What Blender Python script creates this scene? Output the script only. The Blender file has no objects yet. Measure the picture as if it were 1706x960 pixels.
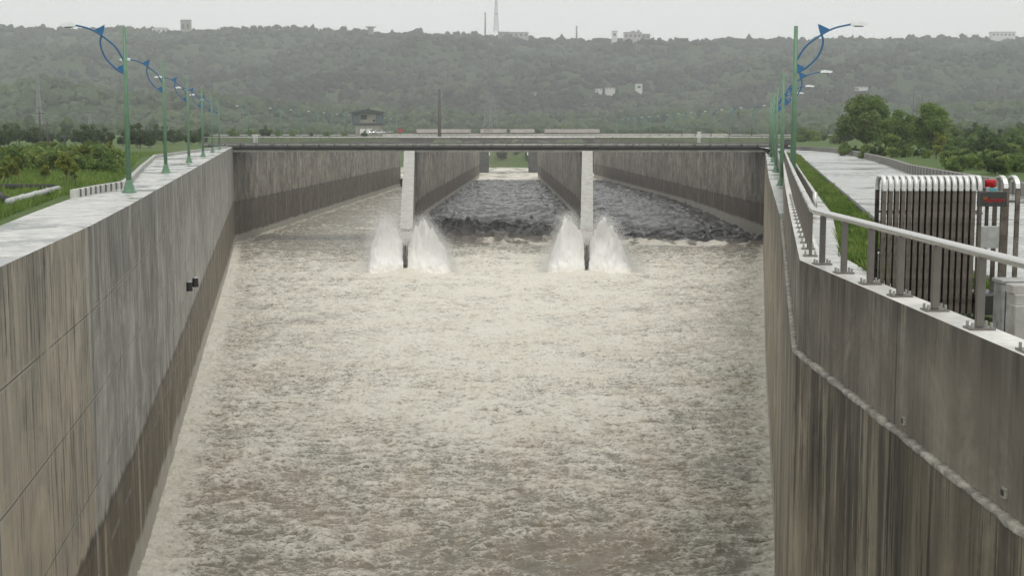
import bpy, math, random
import numpy as np
from mathutils import Vector, Matrix
R = math.radians
random.seed(7)
rng = np.random.default_rng(7)
scene = bpy.context.scene
C = scene.collection

# ------------------------------------------------------------------ camera
F, CX, CY, HY, EYE = 2300.0, 853.0, 480.0, 218.0, 3.0
PITCH = math.atan((CY - HY) / F)
cam = bpy.data.cameras.new('camera'); camo = bpy.data.objects.new('camera', cam); C.objects.link(camo)
cam.sensor_width = 36.0; cam.lens = F / 1706 * 36; cam.clip_start = 0.2; cam.clip_end = 20000
camo.location = (0, 0, EYE); camo.rotation_euler = (math.pi/2 - PITCH, 0, 0)
scene.camera = camo

# ------------------------------------------------------------------ light
SUN_E, SUN_R = R(62), R(160)
w = bpy.data.worlds.new('World'); scene.world = w; w.use_nodes = True
nt = w.node_tree; nt.nodes.clear()
sky = nt.nodes.new('ShaderNodeTexSky'); sky.sky_type = 'NISHITA'; sky.sun_disc = False
sky.sun_elevation = SUN_E; sky.sun_rotation = SUN_R; sky.air_density = 1.0; sky.dust_density = 6.0; sky.ozone_density = 1.0
hs = nt.nodes.new('ShaderNodeHueSaturation'); hs.inputs['Saturation'].default_value = 0.10
tint = nt.nodes.new('ShaderNodeMix'); tint.data_type = 'RGBA'; tint.blend_type = 'MIX'; tint.inputs[0].default_value = 0.82
tint.inputs[7].default_value = (9.85, 10.0, 9.85, 1)          # even cloud cover over the whole sky
bg = nt.nodes.new('ShaderNodeBackground'); bg.inputs['Strength'].default_value = 0.104
wo = nt.nodes.new('ShaderNodeOutputWorld')
nt.links.new(sky.outputs[0], hs.inputs['Color']); nt.links.new(hs.outputs[0], tint.inputs[6])
nt.links.new(tint.outputs[2], bg.inputs['Color']); nt.links.new(bg.outputs[0], wo.inputs['Surface'])
sl = bpy.data.lights.new('sun', 'SUN'); sl.energy = 0.9; sl.angle = R(25); sl.color = (1, 0.97, 0.92)
so = bpy.data.objects.new('sun', sl); C.objects.link(so)
so.rotation_euler = (math.pi/2 - SUN_E, 0, math.pi - SUN_R + R(0))
scene.view_settings.view_transform = 'Standard'; scene.view_settings.look = 'None'
scene.view_settings.exposure = 0.06; scene.view_settings.gamma = 1.0
scene.view_settings.use_curve_mapping = False
scene.cycles.volume_max_steps = 64
scene.cycles.volume_bounces = 2
scene.cycles.max_bounces = 12
scene.cycles.diffuse_bounces = 10
scene.cycles.transmission_bounces = 10
scene.cycles.use_denoising = True

# ------------------------------------------------------------------ helpers
cp, sp_ = math.cos(PITCH), math.sin(PITCH)
def ray(px, py):
    a, b = (px - CX) / F, (CY - py) / F
    return Vector((a, cp + b * sp_, -sp_ + b * cp))
def at(px, py, z=0.0):
    d = ray(px, py); t = (z - EYE) / d.z
    return Vector((d.x*t, d.y*t, z))
def atY(px, py, Y):
    d = ray(px, py); t = Y / d.y
    return Vector((d.x*t, Y, EYE + d.z*t))

def tag(o, label=None, cat=None, group=None, kind=None):
    if label: o['label'] = label
    if cat: o['category'] = cat
    if group: o['group'] = group
    if kind: o['kind'] = kind
    return o
def empty(name, loc=(0, 0, 0), rz=0.0):
    o = bpy.data.objects.new(name, None); C.objects.link(o); o.location = loc; o.rotation_euler = (0, 0, rz)
    o.empty_display_size = 0.3
    return o
def link(name, me, mat, parent=None):
    o = bpy.data.objects.new(name, me); C.objects.link(o)
    if mat is not None: me.materials.append(mat)
    if parent is not None: o.parent = parent
    return o
def copy_tree(o, parent=None):
    c = o.copy(); C.objects.link(c)
    if parent is not None:
        c.parent = parent
    for ch in list(o.children): copy_tree(ch, c)
    return c

class MB:
    def __init__(s): s.v = []; s.f = []; s.m = []; s.uv = None
    def quad(s, a, b, c, d, m=0):
        n = len(s.v); s.v += [a, b, c, d]; s.f.append((n, n+1, n+2, n+3)); s.m.append(m)
    def box(s, x0, x1, y0, y1, z0, z1, m=0, rot=None, piv=None):
        n = len(s.v)
        p = [(x0,y0,z0),(x1,y0,z0),(x1,y1,z0),(x0,y1,z0),(x0,y0,z1),(x1,y0,z1),(x1,y1,z1),(x0,y1,z1)]
        if rot is not None:
            pv = Vector(piv); p = [tuple(rot @ (Vector(q) - pv) + pv) for q in p]
        s.v += p
        s.f += [(n,n+3,n+2,n+1),(n+4,n+5,n+6,n+7),(n,n+1,n+5,n+4),(n+1,n+2,n+6,n+5),(n+2,n+3,n+7,n+6),(n+3,n,n+4,n+7)]
        s.m += [m]*6
    def bbox(s, x0, x1, y0, y1, z0, z1, b=0.02, m=0):   # box with chamfered vertical and top edges
        pts = [(x0+b,y0),(x1-b,y0),(x1,y0+b),(x1,y1-b),(x1-b,y1),(x0+b,y1),(x0,y1-b),(x0,y0+b)]
        s.prism(pts, z0, z1-b, cap=False, m=m)
        cx, cy = (x0+x1)/2, (y0+y1)/2
        top = []
        for (x, y) in pts:
            top.append((x + (b if x < cx else -b)*0.9, y + (b if y < cy else -b)*0.9, z1))
        n = len(s.v); s.v += [(x, y, z1-b) for x, y in pts] + top
        for i in range(8):
            j = (i+1) % 8; s.f.append((n+i, n+j, n+8+j, n+8+i)); s.m.append(m)
        s.f.append(tuple(range(n+8, n+16))); s.m.append(m)
    def prism(s, pts, z0, z1, cap=True, m=0):
        n = len(s.v); k = len(pts)
        s.v += [(x, y, z0) for x, y in pts] + [(x, y, z1) for x, y in pts]
        for i in range(k):
            j = (i+1) % k; s.f.append((n+i, n+j, n+k+j, n+k+i)); s.m.append(m)
        if cap:
            s.f.append(tuple(range(n+k, n+2*k))); s.m.append(m)
            s.f.append(tuple(reversed(range(n, n+k)))); s.m.append(m)
    def extrude_y(s, pts, y0, y1, m=0):     # pts in (x,z)
        n = len(s.v); k = len(pts)
        s.v += [(x, y0, z) for x, z in pts] + [(x, y1, z) for x, z in pts]
        for i in range(k):
            j = (i+1) % k; s.f.append((n+i, n+j, n+k+j, n+k+i)); s.m.append(m)
        s.f.append(tuple(range(n, n+k))); s.f.append(tuple(reversed(range(n+k, n+2*k)))); s.m += [m, m]
    def extrude_x(s, pts, x0, x1, m=0):     # pts in (y,z)
        n = len(s.v); k = len(pts)
        s.v += [(x0, y, z) for y, z in pts] + [(x1, y, z) for y, z in pts]
        for i in range(k):
            j = (i+1) % k; s.f.append((n+i, n+j, n+k+j, n+k+i)); s.m.append(m)
        s.f.append(tuple(range(n, n+k))); s.f.append(tuple(reversed(range(n+k, n+2*k)))); s.m += [m, m]
    def tube(s, path, r, seg=8, m=0, cap=True, flat=1.0):
        path = [Vector(p) for p in path]; k = len(path)
        rr = r if isinstance(r, (list, tuple)) else [r]*k
        n = len(s.v)
        for i, p in enumerate(path):
            t = (path[min(i+1, k-1)] - path[max(i-1, 0)]).normalized()
            up = Vector((0, 0, 1)) if abs(t.z) < 0.95 else Vector((0, 1, 0))
            a = t.cross(up).normalized(); b = a.cross(t).normalized()
            for j in range(seg):
                th = 2*math.pi*(j+0.5)/seg
                s.v.append(tuple(p + a*math.cos(th)*rr[i] + b*math.sin(th)*rr[i]*flat))
        for i in range(k-1):
            for j in range(seg):
                q = (j+1) % seg
                s.f.append((n+i*seg+j, n+i*seg+q, n+(i+1)*seg+q, n+(i+1)*seg+j)); s.m.append(m)
        if cap:
            s.f.append(tuple(reversed(range(n, n+seg)))); s.f.append(tuple(range(n+(k-1)*seg, n+k*seg))); s.m += [m, m]
    def build(s, name, mats, parent=None, smooth=False):
        me = bpy.data.meshes.new(name); me.from_pydata([tuple(v) for v in s.v], [], s.f)
        mats = mats if isinstance(mats, (list, tuple)) else [mats]
        for mt in mats: me.materials.append(mt)
        if len(mats) > 1: me.polygons.foreach_set('material_index', s.m)
        if smooth: me.polygons.foreach_set('use_smooth', [True]*len(me.polygons))
        me.update()
        o = bpy.data.objects.new(name, me); C.objects.link(o)
        if parent is not None: o.parent = parent
        return o

def np_mesh(name, V, Fq, mat, attrs=None, smooth=False, parent=None, tri=False):
    me = bpy.data.meshes.new(name); k = 3 if tri else 4
    V = np.ascontiguousarray(V, dtype=np.float32); Fq = np.ascontiguousarray(Fq, dtype=np.int32)
    me.vertices.add(len(V)); me.vertices.foreach_set('co', V.ravel())
    me.loops.add(Fq.size); me.loops.foreach_set('vertex_index', Fq.ravel())
    me.polygons.add(len(Fq)); me.polygons.foreach_set('loop_start', np.arange(0, Fq.size, k, dtype=np.int32))
    me.polygons.foreach_set('loop_total', np.full(len(Fq), k, dtype=np.int32))
    if smooth: me.polygons.foreach_set('use_smooth', np.ones(len(Fq), dtype=bool))
    me.update(calc_edges=True)
    for nm, arr in (attrs or {}).items():
        a = me.attributes.new(nm, 'FLOAT', 'POINT'); a.data.foreach_set('value', np.ascontiguousarray(arr, dtype=np.float32))
    return link(name, me, mat, parent)

def _h(ix, iy, s):
    n = (ix.astype(np.int64)*374761393 + iy.astype(np.int64)*668265263 + s*974634777) & 0xffffffff
    n = ((n ^ (n >> 13)) * 1274126177) & 0xffffffff
    n = n ^ (n >> 16)
    return (n & 0xffff) / 65535.0 * 2*np.pi
def pn(x, y, s=0):
    x0 = np.floor(x); y0 = np.floor(y); fx = x-x0; fy = y-y0
    u = fx*fx*fx*(fx*(fx*6-15)+10); v = fy*fy*fy*(fy*(fy*6-15)+10)
    def g(ix, iy, dx, dy):
        a = _h(ix, iy, s); return np.cos(a)*dx + np.sin(a)*dy
    a = g(x0, y0, fx, fy); b = g(x0+1, y0, fx-1, fy); c = g(x0, y0+1, fx, fy-1); d = g(x0+1, y0+1, fx-1, fy-1)
    return ((a*(1-u)+b*u)*(1-v) + (c*(1-u)+d*u)*v) * 1.5
def fbm(x, y, o=4, s=0, g=0.5):
    r = 0; a = 1.0; t = 0
    for i in range(o):
        r = r + a*pn(x*2**i + 17.3*i, y*2**i - 9.1*i, s+i); t += a; a *= g
    return r / t
def sstep(a, b, x):
    t = np.clip((np.asarray(x, dtype=float)-a)/(b-a), 0, 1); return t*t*(3-2*t)

# ------------------------------------------------------------------ materials
class NB:
    def __init__(s, name):
        s.mat = bpy.data.materials.new(name); s.mat.use_nodes = True; s.t = s.mat.node_tree
        s.b = s.t.nodes['Principled BSDF']
    def n(s, typ, **kw):
        nd = s.t.nodes.new('ShaderNode' + typ)
        for k, v in kw.items(): setattr(nd, k, v)
        return nd
    def l(s, a, b): s.t.links.new(a, b)
    def set(s, sock, v):
        if hasattr(v, 'links') or hasattr(v, 'is_linked'): s.l(v, sock)
        else: sock.default_value = v
    def math(s, op, a, b=None, clamp=False):
        nd = s.n('Math', operation=op, use_clamp=clamp); s.set(nd.inputs[0], a)
        if b is not None: s.set(nd.inputs[1], b)
        return nd.outputs[0]
    def mix(s, f, a, b, blend='MIX'):
        nd = s.n('Mix', data_type='RGBA', blend_type=blend); s.set(nd.inputs[0], f)
        s.set(nd.inputs[6], a if not isinstance(a, tuple) else (*a, 1)[:4]); s.set(nd.inputs[7], b if not isinstance(b, tuple) else (*b, 1)[:4])
        return nd.outputs[2]
    def ramp(s, f, a, b, lo=0.0, hi=1.0):
        nd = s.n('MapRange', interpolation_type='SMOOTHSTEP'); s.set(nd.inputs[0], f)
        nd.inputs[1].default_value = a; nd.inputs[2].default_value = b; nd.inputs[3].default_value = lo; nd.inputs[4].default_value = hi
        return nd.outputs[0]
    def noise(s, vec, scale, detail=3, rough=0.5, sc=(1, 1, 1), dist=0.0):
        mp = s.n('Mapping'); s.l(vec, mp.inputs[0]); mp.inputs['Scale'].default_value = sc
        nd = s.n('TexNoise'); s.l(mp.outputs[0], nd.inputs['Vector']); nd.inputs['Scale'].default_value = scale
        nd.inputs['Detail'].default_value = detail; nd.inputs['Roughness'].default_value = rough; nd.inputs['Distortion'].default_value = dist
        return nd.outputs[0]
    def geo(s): return s.n('NewGeometry').outputs['Position']
    def obj(s): return s.n('TexCoord').outputs['Object']
    def uv(s, name): return s.n('UVMap', uv_map=name).outputs[0]
    def attr(s, name): return s.n('Attribute', attribute_name=name).outputs['Fac']
    def sep(s, v):
        nd = s.n('SeparateXYZ'); s.l(v, nd.inputs[0]); return nd.outputs
    def bump(s, h, strength=0.3, dist=0.05):
        nd = s.n('Bump'); nd.inputs['Strength'].default_value = strength; nd.inputs['Distance'].default_value = dist
        s.l(h, nd.inputs['Height']); s.l(nd.outputs[0], s.b.inputs['Normal'])
    def out(s, col=None, rough=None, metal=None, spec=None):
        if col is not None: s.set(s.b.inputs['Base Color'], col if not isinstance(col, tuple) else (*col, 1)[:4])
        if rough is not None: s.set(s.b.inputs['Roughness'], rough)
        if metal is not None: s.set(s.b.inputs['Metallic'], metal)
        if spec is not None: s.set(s.b.inputs['Specular IOR Level'], spec)
        return s.mat

def simple(name, col, rough=0.6, metal=0.0, var=0.18, scale=3.0):
    m = NB(name); n = m.noise(m.obj(), scale, 5, 0.6)
    k = m.ramp(n, 0.3, 0.7, 1-var, 1+var)
    c = m.n('Mix', data_type='RGBA', blend_type='MULTIPLY'); c.inputs[0].default_value = 1
    c.inputs[6].default_value = (*col, 1)
    cb = m.n('CombineXYZ'); [m.l(k, cb.inputs[i]) for i in range(3)]
    m.l(cb.outputs[0], c.inputs[7])
    r = m.ramp(n, 0.3, 0.7, max(rough-0.08, 0.02), min(rough+0.08, 1))
    return m.out(c.outputs[2], r, metal)

def grey(m, fac):
    cb = m.n('CombineXYZ'); [m.l(fac, cb.inputs[i]) for i in range(3)]; return cb.outputs[0]

def wall_mat(name, light, mid, dark, stain=(0.11, 0.088, 0.06), tan=None, tan_s=0.0, panel=12.0, fs=1.0, lift=2.8, lo=0.0,
             lightline=True, top=0.0, drip=0.8, dripz=6.0, fine=1.0):
    m = NB(name); uv = m.uv('sz'); S = m.sep(uv); st = m.sep(m.uv('st'))
    N = lambda a, b, det=6, r=0.66, d=0.25: m.noise(uv, 1.0, det, r, (a*fs, b, 1), d)
    s1 = N(1.1, 0.10); s2 = N(3.6, 0.22, 7, 0.7); s6 = N(9.0, 0.33, 6, 0.7); s3 = m.noise(uv, 1.0, 8, 0.7, (0.42, 0.34, 1), 0.6)
    s5 = m.noise(uv, 1.0, 8, 0.75, (2.4, 1.9, 1)); mask = m.noise(uv, 1.0, 4, 0.55, (0.17, 0.10, 1), 0.3); s7 = N(5.2, 0.16, 5, 0.6, 0.1)
    pid = m.math('FLOOR', m.math('DIVIDE', S[0], panel))
    wn = m.n('TexWhiteNoise', noise_dimensions='1D'); m.l(pid, wn.inputs['W'])
    # cast concrete with soft cloudy patches
    base = m.mix(m.ramp(s3, 0.36, 0.62), light, mid)
    base = m.mix(m.ramp(s5, 0.46, 0.70, 0, 0.45), base, mid)
    base = m.mix(m.ramp(s1, 0.44, 0.60, 0, 0.75), base, mid)
    if tan is not None:
        tf = m.math('MULTIPLY', m.math('LESS_THAN', S[0], tan_s), m.ramp(s3, 0.34, 0.68, 0.95, 0.5))
        base = m.mix(tf, base, tan)
    base = m.mix(1.0, base, grey(m, m.math('ADD', m.math('MULTIPLY', wn.outputs[0], 0.22), 0.87)), 'MULTIPLY')
    # run-off: a broad dark wash below the top edge, then narrow drips of many lengths
    fall = m.ramp(S[1], top-dripz, top-0.1, 0.0, 1.0)
    wash = m.math('MULTIPLY', m.math('ADD', m.math('MULTIPLY', fall, 0.65), m.ramp(mask, 0.40, 0.66, 0.0, 0.55)), m.ramp(s1, 0.36, 0.58, 0.25, 1.0), True)
    base = m.mix(m.math('MULTIPLY', wash, drip), base, dark)
    reach = m.math('ADD', m.math('ADD', m.math('MULTIPLY', fall, 0.45), m.ramp(mask, 0.35, 0.62, 0.18, 0.8)), 0.0, True)
    base = m.mix(m.math('MULTIPLY', m.ramp(s2, 0.52, 0.60, 0, 1.0), m.math('MULTIPLY', reach, fine)), base, tuple(c*0.55 for c in dark))
    base = m.mix(m.math('MULTIPLY', m.ramp(s6, 0.57, 0.64, 0, 0.85), m.math('MULTIPLY', reach, fine)), base, tuple(c*0.35 for c in dark))
    base = m.mix(m.math('MULTIPLY', m.ramp(s7, 0.60, 0.66, 0, 0.6), m.ramp(s3, 0.4, 0.6, 1.0, 0.25)), base, tuple(min(c*1.35, 0.6) for c in light))
    # wet brown band left by high water, with an uneven upper edge
    edge = m.math('ADD', st[0], m.math('MULTIPLY', m.math('SUBTRACT', m.noise(uv, 1.0, 6, 0.65, (0.9, 0.25, 1)), 0.5), 1.3))
    sb = m.ramp(edge, -0.22, 0.18, 1, 0)
    stc = m.mix(m.ramp(s2, 0.42, 0.62), stain, tuple(c*0.5 for c in stain))
    s4 = m.noise(uv, 1.0, 3, 0.5, (1.0, 0.010, 1))
    stc = m.mix(m.ramp(s4, 0.57, 0.63, 0, 0.8), stc, tuple(min(c*2.9, .4) for c in stain))
    stc = m.mix(m.ramp(s3, 0.5, 0.72, 0, 0.5), stc, (0.16, 0.115, 0.075))
    base = m.mix(m.math('MULTIPLY', sb, 0.93), base, stc)
    base = m.mix(m.ramp(m.math('ABSOLUTE', m.math('ADD', edge, 0.1)), 0.0, 0.30, 0.7, 0), base, (0.045, 0.038, 0.03))
    # joints
    zz = m.math('ABSOLUTE', m.math('SUBTRACT', m.math('FRACT', m.math('DIVIDE', m.math('ADD', S[1], 100.0*lift - 0.1 + lo), lift)), 0.5))
    zj = m.math('MULTIPLY', m.math('GREATER_THAN', zz, 0.5 - 0.020/lift), m.ramp(s3, 0.40, 0.50, 0.25, 1))
    xx = m.math('ABSOLUTE', m.math('SUBTRACT', m.math('FRACT', m.math('DIVIDE', S[0], panel)), 0.5))
    xj = m.math('GREATER_THAN', xx, 0.5 - 0.030/panel)
    xl = m.math('MULTIPLY', m.math('GREATER_THAN', xx, 0.5 - 0.17/panel), m.math('GREATER_THAN', wn.outputs[0], 0.35))
    if lightline:
        base = m.mix(m.math('MULTIPLY', xl, 0.55), base, tuple(min(c*1.25, .55) for c in light))
        zl = m.math('MULTIPLY', m.math('GREATER_THAN', zz, 0.5 - 0.08/lift), m.ramp(s3, 0.48, 0.58, 0, 0.4))
        base = m.mix(zl, base, tuple(min(c*1.2, .55) for c in light))
    base = m.mix(m.math('MULTIPLY', m.math('MAXIMUM', zj, xj), 0.8), base, (0.045, 0.04, 0.035))
    # thin film of water and foam climbing the wall above the running water
    film = m.math('ADD', st[1], m.math('MULTIPLY', m.math('SUBTRACT', m.noise(uv, 1.0, 5, 0.65, (0.35, 0.8, 1)), 0.5), 1.5))
    base = m.mix(m.ramp(film, 1.1, 1.7, 0.85, 0), base, (0.43, 0.41, 0.355))
    pits = m.n('TexVoronoi'); m.l(uv, pits.inputs['Vector']); pits.inputs['Scale'].default_value = 2.2
    base = m.mix(m.ramp(pits.outputs['Distance'], 0.025, 0.055, 0.7, 0), base, (0.04, 0.035, 0.03))
    hgt = m.math('SUBTRACT', m.math('MULTIPLY', m.noise(uv, 2.0, 8, 0.65), 0.6), m.math('MULTIPLY', m.math('MAXIMUM', zj, xj), 1.2))
    m.bump(hgt, 0.5, 0.04)
    return m.out(base, m.ramp(s3, 0.3, 0.7, 0.45, 0.85))

M = {}
M['wall_left'] = wall_mat('wall_left', (0.45, 0.435, 0.39), (0.27, 0.26, 0.235), (0.115, 0.113, 0.102), stain=(0.135, 0.105, 0.065), tan=(0.54, 0.465, 0.345), tan_s=41.5, panel=13.83, fs=1.2, drip=0.65, dripz=7)
M['wall_far'] = wall_mat('wall_far', (0.42, 0.375, 0.31), (0.21, 0.185, 0.15), (0.062, 0.058, 0.05), stain=(0.10, 0.075, 0.053), panel=12, lift=40, lo=20, fs=0.42, drip=0.9, dripz=5)
M['wall_right'] = wall_mat('wall_right', (0.43, 0.375, 0.275), (0.265, 0.225, 0.16), (0.062, 0.052, 0.039), fs=1.5, lift=50, lo=25, panel=9, lightline=False, top=-0.95, drip=0.95, dripz=5)
M['parapet'] = wall_mat('parapet', (0.29, 0.26, 0.21), (0.175, 0.152, 0.12), (0.055, 0.047, 0.038), fs=1.3, lift=50, lo=25, panel=5.5, lightline=False, top=0.75, drip=0.8, dripz=0.9, fine=0.5)

def concrete(name, col=(0.33, 0.32, 0.29), var=0.25, rough=0.7, scale=1.0, bump=0.3):
    m = NB(name); g = m.obj()
    n = m.noise(g, 0.7*scale, 6, 0.62); n2 = m.noise(g, 6*scale, 6, 0.65)
    k = m.math('MULTIPLY', m.ramp(n, 0.3, 0.7, 1-var, 1+var), m.ramp(n2, 0.3, 0.75, 1+var*0.5, 1-var*0.6))
    c = m.mix(1.0, col, grey(m, k), 'MULTIPLY')
    m.bump(n2, bump, 0.03)
    return m.out(c, m.ramp(n, 0.3, 0.7, rough-0.1, min(rough+0.1, 1)))
M['concrete'] = concrete('concrete')
M['concrete_pale'] = concrete('concrete_pale', (0.62, 0.61, 0.57), 0.2, 0.45)
M['concrete_cap'] = concrete('concrete_cap', (0.38, 0.37, 0.34), 0.2, 0.65, 1.6)
M['mortar'] = concrete('mortar', (0.29, 0.27, 0.23), 0.55, 0.85, 6.0, 0.3)
M['concrete_dark'] = concrete('concrete_dark', (0.07, 0.07, 0.066), 0.3, 0.7)
M['deck'] = concrete('deck', (0.15, 0.15, 0.14), 0.3, 0.6)

def wet_road(name, col, st=(0.18, 0.55, 1)):
    m = NB(name); g = m.geo()
    n = m.noise(g, 0.55, 8, 0.68, st, 0.8); n2 = m.noise(g, 1.4, 7, 0.7, (1, 0.8, 1)); n3 = m.noise(g, 14, 4, 0.6); n4 = m.noise(g, 0.09, 3, 0.5)
    pud = m.ramp(m.math('ADD', m.math('MULTIPLY', n, 0.72), m.math('MULTIPLY', n2, 0.28)), 0.445, 0.55)
    pud = m.math('MULTIPLY', pud, m.ramp(n4, 0.35, 0.6, 0.45, 1.0))
    dry = m.mix(m.ramp(n2, 0.35, 0.65), tuple(c*1.1 for c in col), tuple(c*0.72 for c in col))
    c = m.mix(m.math('MULTIPLY', pud, 0.85), dry, tuple(k*0.22 for k in col))
    m.l(m.ramp(pud, 0.1, 0.9, 0.5, 0.13), m.b.inputs['Roughness'])
    m.bump(m.math('MULTIPLY', m.math('ADD', n3, m.math('MULTIPLY', n2, 2.0)), m.math('SUBTRACT', 1.05, pud)), 0.2, 0.02)
    m.b.inputs['Specular IOR Level'].default_value = 0.6
    m.b.inputs['Coat Weight'].default_value = 0.5; m.l(m.ramp(pud, 0.1, 0.9, 0.4, 0.12), m.b.inputs['Coat Roughness'])
    return m.out(c)
M['road'] = wet_road('road_wet', (0.44, 0.44, 0.42), (0.13, 0.75, 1))
M['paving'] = wet_road('paving_wet', (0.53, 0.525, 0.495), (0.5, 0.35, 1))

def ground_mat(name, a=(0.07, 0.125, 0.035), b=(0.12, 0.17, 0.055), c=(0.17, 0.17, 0.09), sc=1.0):
    m = NB(name); g = m.geo()
    n = m.noise(g, 0.05*sc, 5, 0.6); n2 = m.noise(g, 0.9*sc, 6, 0.7); n3 = m.noise(g, 7*sc, 5, 0.7)
    col = m.mix(m.ramp(n2, 0.35, 0.65), a, b); col = m.mix(m.ramp(n, 0.5, 0.7, 0, 0.6), col, c)
    col = m.mix(m.ramp(n3, 0.4, 0.7, 0, 0.5), col, tuple(x*0.45 for x in a))
    m.bump(m.math('ADD', n2, m.math('MULTIPLY', n3, 0.4)), 0.8, 0.25)
    return m.out(col, 0.85, spec=0.15)
M['ground'] = ground_mat('ground_grass')
M['hill'] = ground_mat('hill_ground', (0.03, 0.055, 0.02), (0.045, 0.07, 0.025), (0.06, 0.075, 0.035), 0.2)

def leaf_mat(name, a, b, c):
    m = NB(name)
    v = m.attr('tone'); g = m.geo(); n = m.noise(g, 0.6, 3, 0.6)
    col = m.mix(m.ramp(v, 0.0, 0.55), a, b); col = m.mix(m.ramp(v, 0.62, 1.0, 0, 0.9), col, c)
    col = m.mix(m.ramp(n, 0.4, 0.7, 0, 0.4), col, a)
    m.b.inputs['Subsurface Weight'].default_value = 0.0
    tr = m.n('BsdfTranslucent'); m.l(col, tr.inputs['Color'])
    mx = m.n('MixShader'); mx.inputs[0].default_value = 0.38
    m.out(col, 0.55, spec=0.25)
    o = m.t.nodes['Material Output']; m.l(m.b.outputs[0], mx.inputs[1]); m.l(tr.outputs[0], mx.inputs[2]); m.l(mx.outputs[0], o.inputs['Surface'])
    return m.mat
M['leaf_mid'] = leaf_mat('leaf_mid', (0.085, 0.14, 0.036), (0.20, 0.28, 0.08), (0.38, 0.42, 0.14))
M['leaf_yellow'] = leaf_mat('leaf_yellow', (0.13, 0.17, 0.035), (0.27, 0.30, 0.07), (0.42, 0.38, 0.11))
M['leaf_dark'] = leaf_mat('leaf_dark', (0.04, 0.066, 0.026), (0.08, 0.125, 0.045), (0.17, 0.22, 0.075))
M['leaf_far'] = leaf_mat('leaf_far', (0.008, 0.014, 0.008), (0.022, 0.036, 0.016), (0.085, 0.11, 0.05))
M['grass'] = leaf_mat('grass_blade', (0.07, 0.13, 0.025), (0.16, 0.25, 0.05), (0.30, 0.36, 0.10))
M['bark'] = simple('bark', (0.10, 0.08, 0.06), 0.9)
M['green'] = simple('paint_green', (0.115, 0.225, 0.135), 0.4, 0, 0.12)
M['blue'] = simple('paint_blue', (0.018, 0.115, 0.26), 0.35, 0, 0.12)
M['blue2'] = simple('paint_blue_fin', (0.02, 0.13, 0.30), 0.4, 0, 0.2, 9)
M['lampwhite'] = simple('lamp_white', (0.84, 0.86, 0.86), 0.3, 0, 0.03)
M['steel'] = simple('steel_grey', (0.22, 0.205, 0.185), 0.38, 0.7, 0.12, 1.2)
M['steel_top'] = simple('steel_bright', (0.62, 0.61, 0.585), 0.30, 0.7, 0.05, 0.6)
M['gatebar'] = simple('gate_bar', (0.17, 0.145, 0.125), 0.33, 0.75, 0.3, 5)
M['gatetop_skylit'] = simple('gate_top_skylit', (0.72, 0.72, 0.70), 0.3, 0.35, 0.1)  # sky reflection on the bar tops put into a paler colour
M['black'] = simple('black_plastic', (0.022, 0.022, 0.022), 0.4)
M['rubber'] = simple('rubber', (0.03, 0.03, 0.03), 0.8)
M['greypipe'] = simple('pipe_grey', (0.45, 0.46, 0.45), 0.4, 0, 0.2)
M['panelgrey'] = simple('panel_grey', (0.36, 0.36, 0.35), 0.35, 0.4, 0.2, 6)
M['white'] = simple('white_paint', (0.72, 0.72, 0.70), 0.5, 0, 0.12)
M['pinkwall'] = simple('pale_wall', (0.42, 0.38, 0.37), 0.7, 0, 0.15, 0.5)
M['darkroof'] = simple('dark_roof', (0.06, 0.065, 0.07), 0.6)
M['housewall'] = simple('house_wall', (0.27, 0.255, 0.22), 0.8, 0, 0.2, 0.8)
M['wood'] = simple('pole_grey', (0.09, 0.085, 0.08), 0.85)
M['pylon'] = simple('pylon_steel', (0.25, 0.26, 0.26), 0.6, 0.3)
M['carblack'] = simple('car_dark', (0.015, 0.017, 0.025), 0.15, 0.3, 0.1)
M['carwhite'] = simple('car_white', (0.7, 0.7, 0.7), 0.2, 0, 0.05)
M['glass'] = simple('window_glass', (0.02, 0.025, 0.028), 0.06, 0, 0.1)
M['red'] = simple('red_paint', (0.45, 0.01, 0.015), 0.3, 0, 0.1)
M['redglass'] = simple('red_lens', (0.42, 0.004, 0.012), 0.12, 0, 0.15)
M['orange'] = simple('orange_paint', (0.6, 0.2, 0.02), 0.4)
M['cyan'] = simple('cyan_paint', (0.05, 0.35, 0.4), 0.4)
M['plate'] = simple('plate_white', (0.75, 0.75, 0.75), 0.4, 0, 0.03)
M['barrier'] = concrete('barrier', (0.20, 0.195, 0.18), 0.3, 0.7)
me_ = NB('headlight_lit'); me_.b.inputs['Emission Color'].default_value = (1, 0.97, 0.9, 1); me_.b.inputs['Emission Strength'].default_value = 6; M['lit'] = me_.out((0.8, 0.8, 0.78), 0.2)

def kerb_mat():
    m = NB('kerb_striped'); uv = m.uv('sz'); S = m.sep(uv)
    f = m.math('FRACT', m.math('DIVIDE', S[0], 1.1))
    n = m.noise(uv, 3.0, 6, 0.7)
    k = m.math('GREATER_THAN', f, 0.62)
    c = m.mix(k, (0.58, 0.58, 0.54), (0.09, 0.09, 0.085)); c = m.mix(m.ramp(n, 0.45, 0.75, 0, 0.7), c, (0.16, 0.155, 0.13))
    return m.out(c, 0.6)
M['kerb'] = kerb_mat()
def barrier_mat():
    m = NB('barrier_ribbed'); uv = m.uv('sz'); S = m.sep(uv)
    f = m.math('FRACT', m.math('DIVIDE', S[0], 1.35))
    n = m.noise(uv, 2.0, 6, 0.7, (1, 0.4, 1))
    k = m.math('GREATER_THAN', f, 0.68)
    c = m.mix(m.math('MULTIPLY', k, 0.85), (0.27, 0.26, 0.235), (0.06, 0.058, 0.052)); c = m.mix(m.ramp(n, 0.4, 0.7, 0, 0.6), c, (0.11, 0.10, 0.085))
    return m.out(c, 0.7)
M['barrier_rib'] = barrier_mat()

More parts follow.
